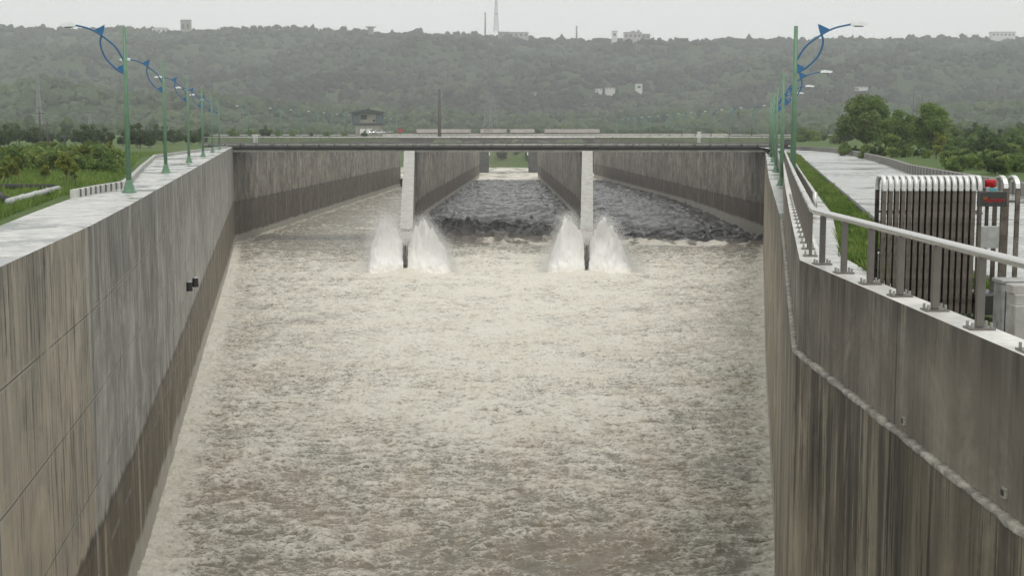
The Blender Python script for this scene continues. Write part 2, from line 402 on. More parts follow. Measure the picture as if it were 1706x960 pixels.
# ------------------------------------------------------------------ plan of the channel
WL = np.array([(2, -7.5)] + [tuple(at(x, y).yx) for x, y in ((0, 445), (152, 375.5), (219, 340))] + [(265, -53.3), (532, -42.8)])
WR = np.array([(2, 5.28), (14.1, 5.19), (24.6, 5.08), (61, 11.9), (115, 21.35), (265, 48.3), (532, 31.5)])
def XL(y): return np.interp(y, WL[:, 0], WL[:, 1])
def XR(y): return np.interp(y, WR[:, 0], WR[:, 1])
def walk_z(y): return np.interp(y, [0, 14, 24.6, 130, 265, 600], [-1.16, -1.05, -0.92, -0.9, 0.0, 0.0])
def chute_z(y): return np.interp(y, [0, 56, 128, 201, 265, 532], [-14.2, -15.3, -16.5, -18.0, -18.5, -18.5])
DIV = {  # centre line X of the two divider walls
    'a': np.array([(201, -15.6), (265, -19.5), (300, -19.6), (530, -13.4)]),
    'b': np.array([(201, 10.9), (265, 14.4), (300, 14.4), (530, 9.9+0.9)])}
def XD(k, y): return np.interp(y, DIV[k][:, 0], DIV[k][:, 1])
DW = 0.95  # half width

def sweep(name, mat, path, inner_off, thick, ztop, zbot, stain, water, parent=None, side=1, res=6.0, s0=0.0):
    """wall along plan path [(y, x)], side=+1: material lies towards +x of the face. UV sz=(arc length, z), st=(z-stain, z-water)."""
    ys = []; pts = np.array(path)
    for i in range(len(pts)-1):
        k = max(1, int(math.ceil(abs(pts[i+1, 0]-pts[i, 0]) / res)))
        for j in range(k): ys.append(pts[i] + (pts[i+1]-pts[i])*j/k)
    ys.append(pts[-1]); ys = np.array(ys)
    s = s0; verts = []; suv = []; stuv = []; faces = []; luv = []; lst = []
    prev = None; rows = []
    for y, x in ys:
        if prev is not None: s += math.hypot(y-prev[0], x-prev[1])
        prev = (y, x)
        io = inner_off(y) if callable(inner_off) else inner_off; th = thick(y) if callable(thick) else thick
        xt = x + side*io; xo = xt + side*th; zt = float(ztop(y)) if callable(ztop) else ztop; zb = float(zbot(y)) if callable(zbot) else zbot
        sv = float(stain(y)) if callable(stain) else stain; wv = float(water(y)) if callable(water) else water
        rows.append((s, y, xt, xo, zt, zb, sv, wv))
    for i, (s_, y, xt, xo, zt, zb, sv, wv) in enumerate(rows):
        verts += [(xt, y, zb), (xt, y, zt), (xo, y, zt), (xo, y, zb)]
    def add(idx, uv, st): faces.append(idx); luv.extend(uv); lst.extend(st)
    for i in range(len(rows)-1):
        a, b = rows[i], rows[i+1]; n = 4*i; mm = n+4
        for (p, q) in ((0, 1), (1, 2), (2, 3), (3, 0)):
            zz = {0: (a[5], b[5]), 1: (a[4], b[4]), 2: (a[4], b[4]), 3: (a[5], b[5])}
            off = {0: 0, 1: 0, 2: a[3]-a[2], 3: a[3]-a[2]}
            idx = (n+p, mm+p, mm+q, n+q)
            sh = abs(off[q]) if (p, q) == (1, 2) else 0
            uv = [(a[0], zz[p][0]), (b[0], zz[p][1]), (b[0], zz[q][1]+sh), (a[0], zz[q][0]+sh)]
            if (p, q) == (1, 2): st = [(50, 50)]*4
            else: st = [(zz[p][0]-a[6], zz[p][0]-a[7]), (zz[p][1]-b[6], zz[p][1]-b[7]), (zz[q][1]-b[6], zz[q][1]-b[7]), (zz[q][0]-a[6], zz[q][0]-a[7])]
            if side > 0: idx = idx[::-1]; uv = uv[::-1]; st = st[::-1]
            add(idx, uv, st)
    for n, sgn in ((0, 1), (4*(len(rows)-1), -1)):
        r = rows[0] if n == 0 else rows[-1]
        idx = (n, n+1, n+2, n+3); uv = [(r[0], r[5]), (r[0], r[4]), (r[0]+abs(r[3]-r[2]), r[4]), (r[0]+abs(r[3]-r[2]), r[5])]
        st = [(r[5]-r[6], r[5]-r[7]), (r[4]-r[6], r[4]-r[7]), (r[4]-r[6], r[4]-r[7]), (r[5]-r[6], r[5]-r[7])]
        if sgn*side > 0: idx = idx[::-1]; uv = uv[::-1]; st = st[::-1]
        add(idx, uv, st)
    me = bpy.data.meshes.new(name); me.from_pydata(verts, [], faces)
    u = me.uv_layers.new(name='sz'); u.data.foreach_set('uv', np.array(luv, dtype=np.float32).ravel())
    u = me.uv_layers.new(name='st'); u.data.foreach_set('uv', np.array(lst, dtype=np.float32).ravel())
    me.update(); return link(name, me, mat, parent)

def seg(P, a, b):
    P = [tuple(p) for p in P if a < p[0] < b]; return P
stainL = lambda y: np.interp(y, [0, 42, 90, 134, 265], [-9.8, -9.8, -10.1, -10.0, -10.2])
# left near wall
pL = [(2, float(XL(2)))] + seg(WL, 2, 264.9) + [(265, -53.3)]
o = sweep('retaining_wall', M['wall_left'], pL, 0, 0.9, 0.0, -24, stainL, chute_z, side=-1)
tag(o, 'long streaked concrete retaining wall along the left side of the spillway, pale tan at its near end', 'wall', 'channel side walls')
o.data.materials.append(M['paving'])
for p in o.data.polygons:
    if p.normal.z > 0.8: p.material_index = 1
pLf = [(265.05, -53.25), (532, -42.8)]
o = sweep('retaining_wall', M['wall_far'], pLf, 0, 0.9, -0.35, -24, -10.6, lambda y: -18.4, side=-1, s0=6)
tag(o, 'brown banded concrete wall of the left bay seen under the bridge', 'wall', 'channel side walls')
pRf = [(265.05, 48.25), (532, 31.5)]
o = sweep('retaining_wall', M['wall_far'], pRf, 0, 0.9, -0.35, -24, lambda y: np.interp(y, [265, 505], [-11.0, -9.6]), lambda y: np.interp(y, [265, 340, 532], [-16.5, -15.2, -15]), side=1, s0=9)
tag(o, 'brown banded concrete wall of the right bay seen under the bridge', 'wall', 'channel side walls')
pR = [(2, 5.28)] + seg(WR, 2, 264.9) + [(265, 48.3)]
offp = lambda y: float(np.interp(y, [0, 40, 61, 115, 265], [0.07, 0.07, 0.12, 0.95, 1.6]))
o = sweep('retaining_wall', M['wall_right'], pR, 0, lambda y: offp(y)+0.6, walk_z, -24, lambda y: -19.5, chute_z, side=1)
o.data.materials.append(M['paving'])
for p in o.data.polygons:
    if p.normal.z > 0.8: p.material_index = 1
tag(o, 'tall streaked brown concrete wall along the right side of the spillway, below the narrow ledge', 'wall', 'channel side walls')
# upper parapet on the right with metal railing
pP = [(2, 5.28), (14.1, 5.19), (24.6, 5.08), (61, 11.9), (100, 18.85)]
o = sweep('parapet_wall', M['parapet'], pP, offp, 0.42, 0.70, lambda y: float(walk_z(y))+0.003, -60, -60, side=1, res=2.0)
tag(o, 'dark streaked concrete parapet curving along the right bank above the ledge, under the steel railing', 'parapet')
me = o.data; me.materials.append(M['concrete_pale'])
for p in me.polygons:
    if p.normal.z > 0.8: p.material_index = 1
pP2 = [(100.02, 18.85), (115, 21.35), (265, 48.3)]
o = sweep('retaining_curb', M['barrier'], pP2, offp, 0.42, lambda y: float(np.interp(y, [100, 265], [0.25, 0.1])), lambda y: float(walk_z(y))+0.003, -60, -60, side=1)
tag(o, 'low concrete curb behind the walkway of the right bank, beyond the parapet', 'curb')

# rough broken mortar fillet along the ledge
def ledge():
    ys = np.concatenate([np.arange(4, 61, 0.12)]); V = []; Fq = []
    lr = np.random.default_rng(3)
    jit = lr.normal(0, 1, (len(ys), 4)); slow = fbm(ys/1.3, ys*0+2.2, 4, 91)
    for i, y in enumerate(ys):
        x = float(np.interp(y, WR[:, 0], WR[:, 1])); z = float(walk_z(y)); a = 0.007
        o2 = offp(y) + 0.01; sl = float(slow[i]); ch = 0.03 if sl > 0.25 else 0.0
        V += [(x-0.025-abs(jit[i, 0])*a*0.6+ch*0.4, y, z-0.05-sl*0.05-abs(jit[i, 1])*0.006), (x-0.03-abs(jit[i, 0])*a*0.7+ch*0.5, y, z+0.0+jit[i, 1]*0.002),
              (x+0.02+ch*0.3, y, z+0.008+abs(jit[i, 2])*0.003), (x+o2, y, z+0.016+sl*0.015+abs(jit[i, 3])*0.003), (x+o2, y, z-0.10)]
    for i in range(len(ys)-1):
        for j in range(4):
            Fq.append((5*i+j, 5*(i+1)+j, 5*(i+1)+j+1, 5*i+j+1))
    o = np_mesh('mortar_ledge', np.array(V), np.array(Fq)[:, ::-1], M['mortar'])
    tag(o, 'thin rough pale mortar ledge running between the lower right wall and the parapet', 'ledge')
ledge()

# dividers
def divider(key, label):
    root = empty('divider_wall', (0, 0, 0)); tag(root, label, 'divider wall', 'divider walls between the bays')
    path = [(206, float(XD(key, 206)))] + [tuple(p) for p in DIV[key] if 206 < p[0] < 529] + [(530, float(XD(key, 530)))]
    wat = (lambda y: np.interp(y, [201, 262, 275, 532], [-18, -18.2, -15.4, -15]))
    topz = lambda y: float(np.interp(y, [206, 212, 258, 530], [-13.1, -12.3, -0.75, -0.75]))
    sweep('wall_body', M['wall_far'], [(y, x) for y, x in path], -DW, 2*DW, topz, -24, lambda y: np.interp(y, [206, 270, 530], [-16, -10.8, -9.8]), wat, parent=root, side=1, res=4, s0=3 if key == 'a' else 11)
    # pale cap on the slope
    m = MB(); ys = [206, 209, 212] + list(np.arange(216, 259, 4.2)) + [258]
    for a, b in zip(ys[:-1], ys[1:]):
        xa, xb = float(XD(key, a)), float(XD(key, b)); za, zb = topz(a), topz(b)
        g = 0.02; t = 0.06 + random.random()*0.03
        n = len(m.v); o_ = DW + 0.03
        m.v += [(xa-o_, a+g, za), (xa+o_, a+g, za), (xb+o_, b, zb), (xb-o_, b, zb), (xa-o_, a+g, za+t), (xa+o_, a+g, za+t), (xb+o_, b, zb+t), (xb-o_, b, zb+t)]
        m.f += [(n,n+3,n+2,n+1),(n+4,n+5,n+6,n+7),(n,n+1,n+5,n+4),(n+1,n+2,n+6,n+5),(n+2,n+3,n+7,n+6),(n+3,n,n+4,n+7)]; m.m += [0]*6
    m.build('sloped_cap', M['concrete_cap'], root)
    # wedge nose, steel edged
    xc = float(XD(key, 206)); xn = float(XD(key, 204)); m = MB()
    top = -13.02
    m.v = [(xn, 203.4, -24), (xc+DW, 206.0, -24), (xc-DW, 206.0, -24), (xn, 203.4, top-0.9), (xc+DW, 206.0, top), (xc-DW, 206.0, top)]
    m.f = [(0, 1, 4, 3), (1, 2, 5, 4), (2, 0, 3, 5), (3, 4, 5), (2, 1, 0)]; m.m = [0]*5
    m.build('wedge_nose', M['concrete'], root)
    e = MB(); e.box(xn-0.09, xn+0.09, 203.3, 203.52, -24, top-0.85); e.build('steel_edge', M['black'], root)
    return root
divider('a', 'left divider wall with a pale sloping top and pointed nose splitting the flow')
divider('b', 'right divider wall with a pale sloping top and pointed nose splitting the flow')

# ------------------------------------------------------------------ ground, hills
def ground_h(x, y):
    z = 0.9*sstep(285, 420, y) + 0*x
    z = z + 0.25*fbm(x/30, y/40, 3, 5)*sstep(25, 60, np.abs(x)-np.interp(y, [0, 265, 530], [10, 55, 50]))
    riv = sstep(150, 110, np.abs(x+5)) * sstep(533, 545, y) * sstep(712, 668, y)
    z = z*(1-riv) + (-19.0)*riv
    # low bank on the far side
    z = np.where((y > 668) & (y < 900), z - 4*sstep(900, 712, y)*sstep(170, 110, np.abs(x)), z)
    return z - 0.03
def ground():
    Y = np.concatenate([[-60, -20, 2], np.arange(10, 280, 8), np.arange(285, 520, 20), np.arange(520, 740, 6), np.arange(750, 1200, 40), [1400, 2000, 2900]])
    tl = np.concatenate([np.linspace(0, 1, 26)**2.6]); V = []; ncol = None
    for y in Y:
        yy = min(max(y, 2), 532)
        if y <= 522:
            l = float(XL(yy)) - 0.85; r = float(XR(yy)) + float(offp(yy)) + 0.38 if y < 265 else float(XR(yy)) + 0.85
            zl, zr, bed = None, None, -23.9
        else:
            l = float(XL(532)) - 0.85; r = float(XR(532)) + 0.85; bed = None
        xs = list(l - (2900+l)*tl[::-1]) + [l, l, r, r] + list(r + (2900-r)*tl)
        xs = np.array(xs, dtype=float); zs = ground_h(xs, np.full_like(xs, y))
        k = len(tl)
        if y > 522 and y < 560: bed = -20.0
        if bed is not None: zs[k+1] = bed; zs[k+2] = bed; xs[k+1] += 0.01; xs[k+2] -= 0.01
        V += [(x, y, z) for x, z in zip(xs, zs)]; ncol = len(xs)
    V = np.array(V); n = len(Y)
    i = np.arange(n-1)[:, None]*ncol + np.arange(ncol-1)[None, :]; i = i.ravel()
    Fq = np.stack([i, i+1, i+ncol+1, i+ncol], 1)
    o = np_mesh('ground', V, Fq, M['ground'], smooth=False); tag(o, kind='structure')
ground()

def ridge_px(px):
    return np.interp(px, [-400, 0, 60, 110, 170, 200, 300, 380, 480, 560, 640, 700, 760, 800, 900, 1000, 1150, 1250, 1400, 1500, 1706, 2200],
                     [50, 49, 50, 55, 57, 50, 57, 54, 52, 56, 61, 59, 65, 63, 69, 71, 73, 71, 69, 69, 68, 66])
HR = 2500.0
def hill_h(x, y):
    px = CX + x/y*F
    zr = EYE + (HY - ridge_px(px) - 1)/F*HR
    t = np.clip((y-1450)/(HR-1450), 0, 1)
    z = zr*(t**0.92)
    n = fbm(x/260, y/200, 4, 21); z = z + n*62*np.sin(np.clip(t, 0, 1)*math.pi)
    z = np.where(y > HR, zr - (y-HR)*0.02, z)
    # foothill spur in front, higher to the left
    fh = np.interp(px, [-300, 0, 200, 400, 600, 900, 1200, 1500, 1900], [38, 37, 36, 28, 20, 14, 16, 22, 26])*(1+0.5*fbm(x/120, y/160, 3, 8))
    f = fh*np.exp(-((y-1270)/110)**2)
    return np.maximum(z, f) - 3.0
def hills():
    X = np.linspace(-1500, 1500, 300); Y = np.concatenate([np.linspace(1040, 1450, 40), np.linspace(1465, HR+150, 90)])
    gx, gy = np.meshgrid(X, Y); gx = gx*(gy/HR)**0.3*1.15
    z = hill_h(gx, gy); V = np.stack([gx.ravel(), gy.ravel(), z.ravel()], 1)
    n, c = gx.shape; i = (np.arange(n-1)[:, None]*c + np.arange(c-1)[None, :]).ravel()
    o = np_mesh('hills', V, np.stack([i, i+1, i+c+1, i+c], 1), M['hill'], smooth=True); tag(o, kind='structure')
hills()

import bmesh
def ico(sub):
    bm = bmesh.new(); bmesh.ops.create_icosphere(bm, subdivisions=sub, radius=1.0)
    v = np.array([p.co[:] for p in bm.verts]); f = np.array([[q.index for q in p.verts] for p in bm.faces]); bm.free(); return v, f
IC2, IF2 = ico(2)
IC3, IF3 = ico(3)
def blob_forest(name, P, Rad, mat, seed=0, tone=None, jitter=0.3, lobes=3):
    g = np.random.default_rng(seed); V = []; Fa = []; T = []; n0 = 0
    for i, (p, r) in enumerate(zip(P, Rad)):
        tn = g.random() if tone is None else tone[i]
        for k in range(lobes):
            off = g.normal(0, 0.42, 3)*r if k else np.zeros(3); rr = r*(1.0 if k == 0 else g.uniform(0.45, 0.75))
            q = IC2 * (1 + g.normal(0, jitter, (len(IC2), 1))*0.95)
            q = q * np.array([rr, rr, rr*g.uniform(0.7, 1.1)]) + p + off*np.array([1, 1, 0.7])
            V.append(q); Fa.append(IF2 + n0); n0 += len(q); T.append(np.clip(tn + g.normal(0, 0.16, len(q)), 0, 1))
    return np_mesh(name, np.concatenate(V), np.concatenate(Fa), mat, {'tone': np.concatenate(T)}, tri=True)
def forest():
    g = np.random.default_rng(11); P = []; Rr = []; T = []
    n = 8500
    while len(P) < n:
        y = g.uniform(1440, HR+20); px = g.uniform(-60, 1766); x = (px-CX)/F*y
        z = float(hill_h(np.array([x]), np.array([y]))[0])
        r = g.uniform(2.6, 7.5)*(1.0 if g.random() < 0.93 else 1.4)
        P.append((x, y, z+r*0.35)); Rr.append(r)
        T.append(float(np.clip(0.40+1.9*fbm(np.array([x/150]), np.array([y/190]), 4, 4)[0] + g.normal(0, 0.22), 0, 1)))
    o = blob_forest('hillside_forest', np.array(P), Rr, M['leaf_far'], 12, T); tag(o, 'hazy green forest covering the long plateau slope behind the river', 'forest', kind='stuff')
    P = []; Rr = []; T = []
    for i in range(950):   # ridge line trees with gaps
        px = -40 + 1790*i/950 + g.normal(0, 2); y = HR + g.uniform(-25, 15); x = (px-CX)/F*y
        z = float(hill_h(np.array([x]), np.array([y]))[0]); r = g.uniform(2.0, 6.0)
        up = 1.0
        if 370 < px < 540: up = g.uniform(0.6, 3.0); r = g.uniform(1.6, 3.6)
        elif fbm(np.array([px/40.]), np.array([0.5]), 2, 9)[0] > 0.12: up = g.uniform(0.8, 2.2)
        P.append((x, y, z + r*0.5*up + (up-1)*2.5)); Rr.append(r); T.append(g.uniform(0.1, 0.6))
    o = blob_forest('ridge_forest', np.array(P), Rr, M['leaf_far'], 13, T, lobes=4); tag(o, 'uneven line of hazy trees along the skyline of the plateau', 'forest', kind='stuff')
    P = []; Rr = []; T = []
    for i in range(2400):
        y = g.uniform(1040, 1420); px = g.uniform(-60, 1766); x = (px-CX)/F*y
        z = float(hill_h(np.array([x]), np.array([y]))[0]); r = g.uniform(3.0, 7.0)
        P.append((x, y, max(z, 0)+r*0.4)); Rr.append(r); T.append(np.clip(0.35+0.8*float(fbm(np.array([x/60]), np.array([y/60]), 2, 3)[0]), 0, 1))
    o = blob_forest('foothill_forest', np.array(P), Rr, M['leaf_dark'], 14, T); tag(o, 'darker wooded foothills at the base of the plateau', 'forest', kind='stuff')
    P = []; Rr = []; T = []
    for i in range(2300):   # belt of trees across the flood plain
        y = g.uniform(560, 1030); px = g.uniform(-80, 1790); x = (px-CX)/F*y
        if abs(x+5) < 190 and y < 725: continue
        if abs(px-853) < 420 and y < 750 : continue
        dens = 0.5+fbm(np.array([px/60.]), np.array([y/200]), 2, 33)[0]
        if dens < 0.45: continue
        r = g.uniform(1.8, 4.6)*(0.6 if 380 < px < 1270 else 1)
        P.append((x, y, 0.6 + r*0.6)); Rr.append(r); T.append(g.uniform(0.1, 0.8))
    o = blob_forest('floodplain_wood', np.array(P), Rr, M['leaf_dark'], 15, T, lobes=4); tag(o, 'belt of dark trees and scrub on the flat land beyond the bridges', 'wood', kind='stuff')
forest()

# ------------------------------------------------------------------ plants near
def leaf_cloud(n, centers, radii, size, seed, tone_shift=0.0):
    g = np.random.default_rng(seed); k = g.choice(len(centers), n, p=np.array(radii)**2/np.sum(np.array(radii)**2))
    d = g.normal(0, 1, (n, 3)); d /= np.linalg.norm(d, axis=1)[:, None]
    rad = np.array(radii)[k]*(g.random(n)**0.38)*(1+g.normal(0, 0.10, n))
    c = np.array(centers)[k] + d*rad[:, None]*np.array([1, 1, 0.85])
    a = g.normal(0, 1, (n, 3)); a /= np.linalg.norm(a, axis=1)[:, None]
    b = np.cross(a, g.normal(0, 1, (n, 3))); b /= np.linalg.norm(b, axis=1)[:, None]
    s = (size*g.uniform(0.55, 1.3, n))[:, None]
    V = np.stack([c-a*s, c+b*s*0.5, c+a*s, c-b*s*0.5], 1).reshape(-1, 3)
    Fq = np.arange(4*n).reshape(n, 4)
    cl = g.random(len(centers))
    tone = np.clip(cl[k]*0.55 + 0.35*g.random(n) + tone_shift, 0, 1)
    return V, Fq, np.repeat(tone, 4)
def make_tree(name, h, rx, rz0, n_lobes, leaves, size, mat, seed, trunk_r=0.16, stems=1, tone=0.0):
    """tree with its base at the origin: h height, rx crown radius, rz0 crown bottom"""
    g = np.random.default_rng(seed); root = empty(name)
    cen = []; rad = []
    for i in range(n_lobes):
        t = g.random(); a = g.uniform(0, 2*math.pi); zz = rz0 + (h-rz0)*(0.12+0.76*t)
        prof = math.sin(math.pi*min(1, 0.22+0.72*t))**0.7
        rr = rx*prof*math.sqrt(g.random())*0.8; r = rx*g.uniform(0.2, 0.42)
        cen.append((rr*math.cos(a), rr*math.sin(a), min(zz, h-r*0.8))); rad.append(r)
    V, Fq, T = leaf_cloud(leaves, cen, rad, size, seed+1, tone)
    np_mesh('crown', V, Fq, mat, {'tone': T}, parent=root)
    m = MB()
    for s in range(stems):
        ox, oy = (g.normal(0, rx*0.25), g.normal(0, rx*0.25)) if stems > 1 else (0, 0)
        tr = trunk_r/ (1 if stems == 1 else 1.6)
        m.tube([(ox, oy, -0.15), (ox+g.normal(0, .05), oy, rz0*0.6), (ox*1.2+g.normal(0, .1), oy*1.2, rz0+(h-rz0)*0.35), (ox*1.4, oy*1.4, rz0+(h-rz0)*0.7)], [tr*1.3, tr, tr*0.7, tr*0.25], 7)
    for i in range(0, n_lobes, 2):
        c = cen[i]; z0 = rz0*0.8 + (h-rz0)*0.2*g.random()
        m.tube([(0, 0, z0), (c[0]*0.5, c[1]*0.5, (z0+c[2])/2+0.1), c], [trunk_r*0.45, trunk_r*0.28, trunk_r*0.1], 5)
    m.build('trunk', M['bark'], root)
    return root
def place(proto, used, loc, rz, sc=1.0):
    o = proto if not used.get(proto.name) else copy_tree(proto)
    used[proto.name] = True
    o.location = loc; o.rotation_euler.z = rz; o.scale = (sc, sc, sc)
    return o
used = {}
g0 = np.random.default_rng(40)
# right bank trees
t = make_tree('broadleaf_tree', 8.2, 4.1, 1.2, 38, 14000, 0.21, M['leaf_mid'], 51, 0.22); place(t, used, atY(1443, 262, 200).xy.to_3d(), 0.3)
tag(t, 'tallest round dense green tree behind the right bank road', 'tree')
t = make_tree('broadleaf_tree', 6.2, 3.1, 0.8, 28, 8500, 0.19, M['leaf_mid'], 52, 0.16, tone=-0.1); place(t, used, atY(1505, 262, 190).xy.to_3d(), 1.3)
tag(t, 'smaller dark green tree just right of the tallest tree', 'tree')
t = make_tree('broadleaf_tree', 6.6, 3.3, 0.8, 30, 10000, 0.19, M['leaf_mid'], 53, 0.17, tone=0.08); place(t, used, atY(1545, 262, 180).xy.to_3d(), 2.3)
tag(t, 'lighter green spreading tree at the right end of the big tree clump', 'tree')
t = make_tree('broadleaf_tree', 4.6, 1.5, 0.5, 14, 3200, 0.17, M['leaf_mid'], 54, 0.12); place(t, used, atY(1475, 262, 172).xy.to_3d(), 2.3)
tag(t, 'short leafy tree in front of the gap between the tall trees', 'tree')
t = make_tree('young_tree', 3.4, 1.0, 0.7, 10, 1500, 0.15, M['leaf_yellow'], 55, 0.07); place(t, used, atY(1560, 262, 150).xy.to_3d(), 2.3)
tag(t, 'slender yellow green young tree in front of the right end of the tree clump', 'tree')
bushA = make_tree('bush', 2.2, 1.5, 0.1, 12, 1500, 0.15, M['leaf_mid'], 61, 0.05, 3)
bushB = make_tree('bush', 1.9, 1.7, 0.05, 12, 1500, 0.15, M['leaf_mid'], 62, 0.05, 3, 0.15)
bushC = make_tree('bush', 2.6, 1.4, 0.1, 12, 1600, 0.15, M['leaf_dark'], 63, 0.05, 3)
bushD = make_tree('bush', 2.0, 1.3, 0.1, 12, 1400, 0.14, M['leaf_yellow'], 64, 0.05, 3, -0.25)
bushes = [bushA, bushB, bushC]
GB = 'bushes behind the right bank road'
for i in range(46):
    if i < 16: px = 1405 + i*11 + g0.normal(0, 3); Y = g0.uniform(150, 178); sc = g0.uniform(0.45, 0.8)
    else: px = 1560 + (i-16)*8 + g0.normal(0, 4); Y = g0.uniform(150, 225); sc = g0.uniform(0.7, 1.15)
    p = atY(px, 262, Y).xy.to_3d()
    o = place(bushes[i % 3], used, p, g0.uniform(0, 6), sc); tag(o, 'one of the rounded green bushes crowding behind the ribbed barrier of the right road', 'bush', GB)
for i in range(26):
    px = 1580 + i*9 + g0.normal(0, 4); Y = g0.uniform(240, 330)
    o = place(bushes[2 if i % 2 else 0], used, atY(px, 262, Y).xy.to_3d(), g0.uniform(0, 6), g0.uniform(1.2, 2.0)); tag(o, 'large dark bush in the far hedge at the right edge', 'bush', 'dark bushes at the far right')
for i in range(20):
    px = 1345 + i*12 + g0.normal(0, 4); Y = g0.uniform(300, 420)
    o = place(bushes[i % 3], used, atY(px, 262, Y).xy.to_3d(), g0.uniform(0, 6), g0.uniform(1.0, 1.9)); tag(o, 'low hazy bush beyond the bend of the right road', 'bush', 'bushes beyond the right bend')
GL = 'bushes in the left bank thicket'
for i in range(38):
    px = -20 + i*5.7 + g0.normal(0, 5); Y = g0.uniform(98, 140)
    sc = g0.uniform(0.65, 1.02)*(1 if px < 120 or 140 < px < 185 else 0.8)
    o = place(bushD if i % 5 == 4 else bushes[i % 2], used, atY(px, 262, Y).xy.to_3d(), g0.uniform(0, 6), sc); tag(o, 'one of the rounded green bushes of the thicket on the left bank', 'bush', GL)
for i in range(30):
    px = -10 + i*13 + g0.normal(0, 5); Y = g0.uniform(240, 340)
    p = atY(px, 262, Y).xy.to_3d()
    if p.x > float(XL(min(Y, 265))) - 9: continue
    o = place(bushes[2], used, p, g0.uniform(0, 6), g0.uniform(1.0, 1.9)); tag(o, 'dark hazy bush in the hedge far behind the left field', 'bush', 'dark bushes far on the left')
for i in range(9):
    px = 395 + i*26 + g0.normal(0, 6); Y = g0.uniform(420, 520)
    p = atY(px, 262, Y).xy.to_3d(); p.z = 0.8
    o = place(bushes[i % 3], used, p, g0.uniform(0, 6), g0.uniform(0.7, 1.7)); tag(o, 'small bush on the bank behind the bridge railing at left', 'bush', 'bushes behind the bridge railing')
for i in range(14):
    x = -16 + i*2.2 + g0.normal(0, .6); Y = 690 + g0.uniform(0, 30)
    o = place(bushes[2 if i % 2 else 0], used, (x, Y, float(ground_h(np.array([x]), np.array([Y]))[0])), g0.uniform(0, 6), g0.uniform(1.4, 2.4)); tag(o, 'bush on the far river bank seen through the gap between the dividers', 'bush', 'bushes on the far river bank')
for px, py, h, r, lab in ((20, 306, 1.75, 0.62, 'yellow green sapling with thin stems at the left edge above the black pipe'),
                          (112, 314, 1.9, 0.60, 'bushy yellow green sapling standing at the end of the pipes'),
                          (124, 311, 1.45, 0.25, 'thin upright sapling just right of the bushy one'),
                          (3, 306, 0.9, 0.45, 'low pale yellow shrub cut by the left edge'),
                          (182, 281, 2.3, 0.55, 'narrow light green young tree at the right end of the left thicket'),
                          (76, 300, 0.9, 0.4, 'small light sapling between the two larger yellow saplings')):
    t = make_tree('sapling', h, r, h*0.28, 11, 900, 0.085, M['leaf_yellow'], 70+px, 0.022, 4); t.location = at(px, py, 0.0); tag(t, lab, 'sapling')

for i in range(60):
    px = 1575 + (i % 30)*6 + g0.normal(0, 4); Y = g0.uniform(95, 150)
    p = atY(px, 262, Y).xy.to_3d()
    if p.x < float(np.interp(Y, [60, 97, 133, 172], [23, 29, 35, 42])) + 1.6: p.x = float(np.interp(Y, [60, 97, 133, 172], [23, 29, 35, 42])) + 1.6 + g0.uniform(0, 3)
    o = place(bushes[(i*2) % 3 if i % 4 else 1], used, p, g0.uniform(0, 6), g0.uniform(0.3, 0.62)); tag(o, 'low leafy scrub plant in the green belt behind the gate, right of the tree clump', 'scrub plant', 'scrub behind the gate')
# grass
def blades(name, P, hmin, hmax, seed, wd=0.02):
    g = np.random.default_rng(seed); n = len(P); a = g.uniform(0, 2*math.pi, n); fb = fbm(P[:, 0]/1.1, P[:, 1]/1.8, 4, 31); h = g.uniform(hmin, hmax, n)*np.clip(0.9+2.2*fb, 0.35, 2.4); lean = g.normal(0, 0.35, (n, 2))*h[:, None]
    dx = np.stack([np.cos(a), np.sin(a), np.zeros(n)], 1)*(wd*g.uniform(0.6, 1.4, n))[:, None]
    tip = P + np.concatenate([lean, h[:, None]], 1)
    V = np.stack([P-dx, P+dx, tip], 1).reshape(-1, 3); Fq = np.arange(3*n).reshape(n, 3)
    T = np.repeat(np.clip(g.normal(0.45, 0.2, n)+0.9*fb, 0, 1), 3)
    return np_mesh(name, V, Fq, M['grass'], {'tone': T}, tri=True)

# ------------------------------------------------------------------ roads
def flat_poly(name, pts, z, mat):
    bm = bmesh.new(); vs = [bm.verts.new((p[0], p[1], z)) for p in pts]; f = bm.faces.new(vs)
    if f.normal.z < 0: f.normal_flip()
    bmesh.ops.triangulate(bm, faces=bm.faces[:]); me = bpy.data.meshes.new(name); bm.to_mesh(me); bm.free()
    o = link(name, me, mat); tag(o, kind='structure'); return o
kerbL_px = [(122, 329), (165, 320), (205, 313), (218, 303), (235, 284), (258, 263), (300, 257), (345, 251), (379, 246.5)]
kerbL = [at(x, y) for x, y in kerbL_px]
edge = [at(0, 376), at(60, 352)]
inner = [Vector((float(XL(y))-0.89, y, 0)) for y in (262, 200, 130, 80, 57, 43, 30, 12)]
flat_poly('road', [Vector((-19, 12, 0)), Vector((-17.5, 38, 0))] + edge + kerbL + [Vector((-58, 262, 0))] + inner, -0.004, M['paving'])

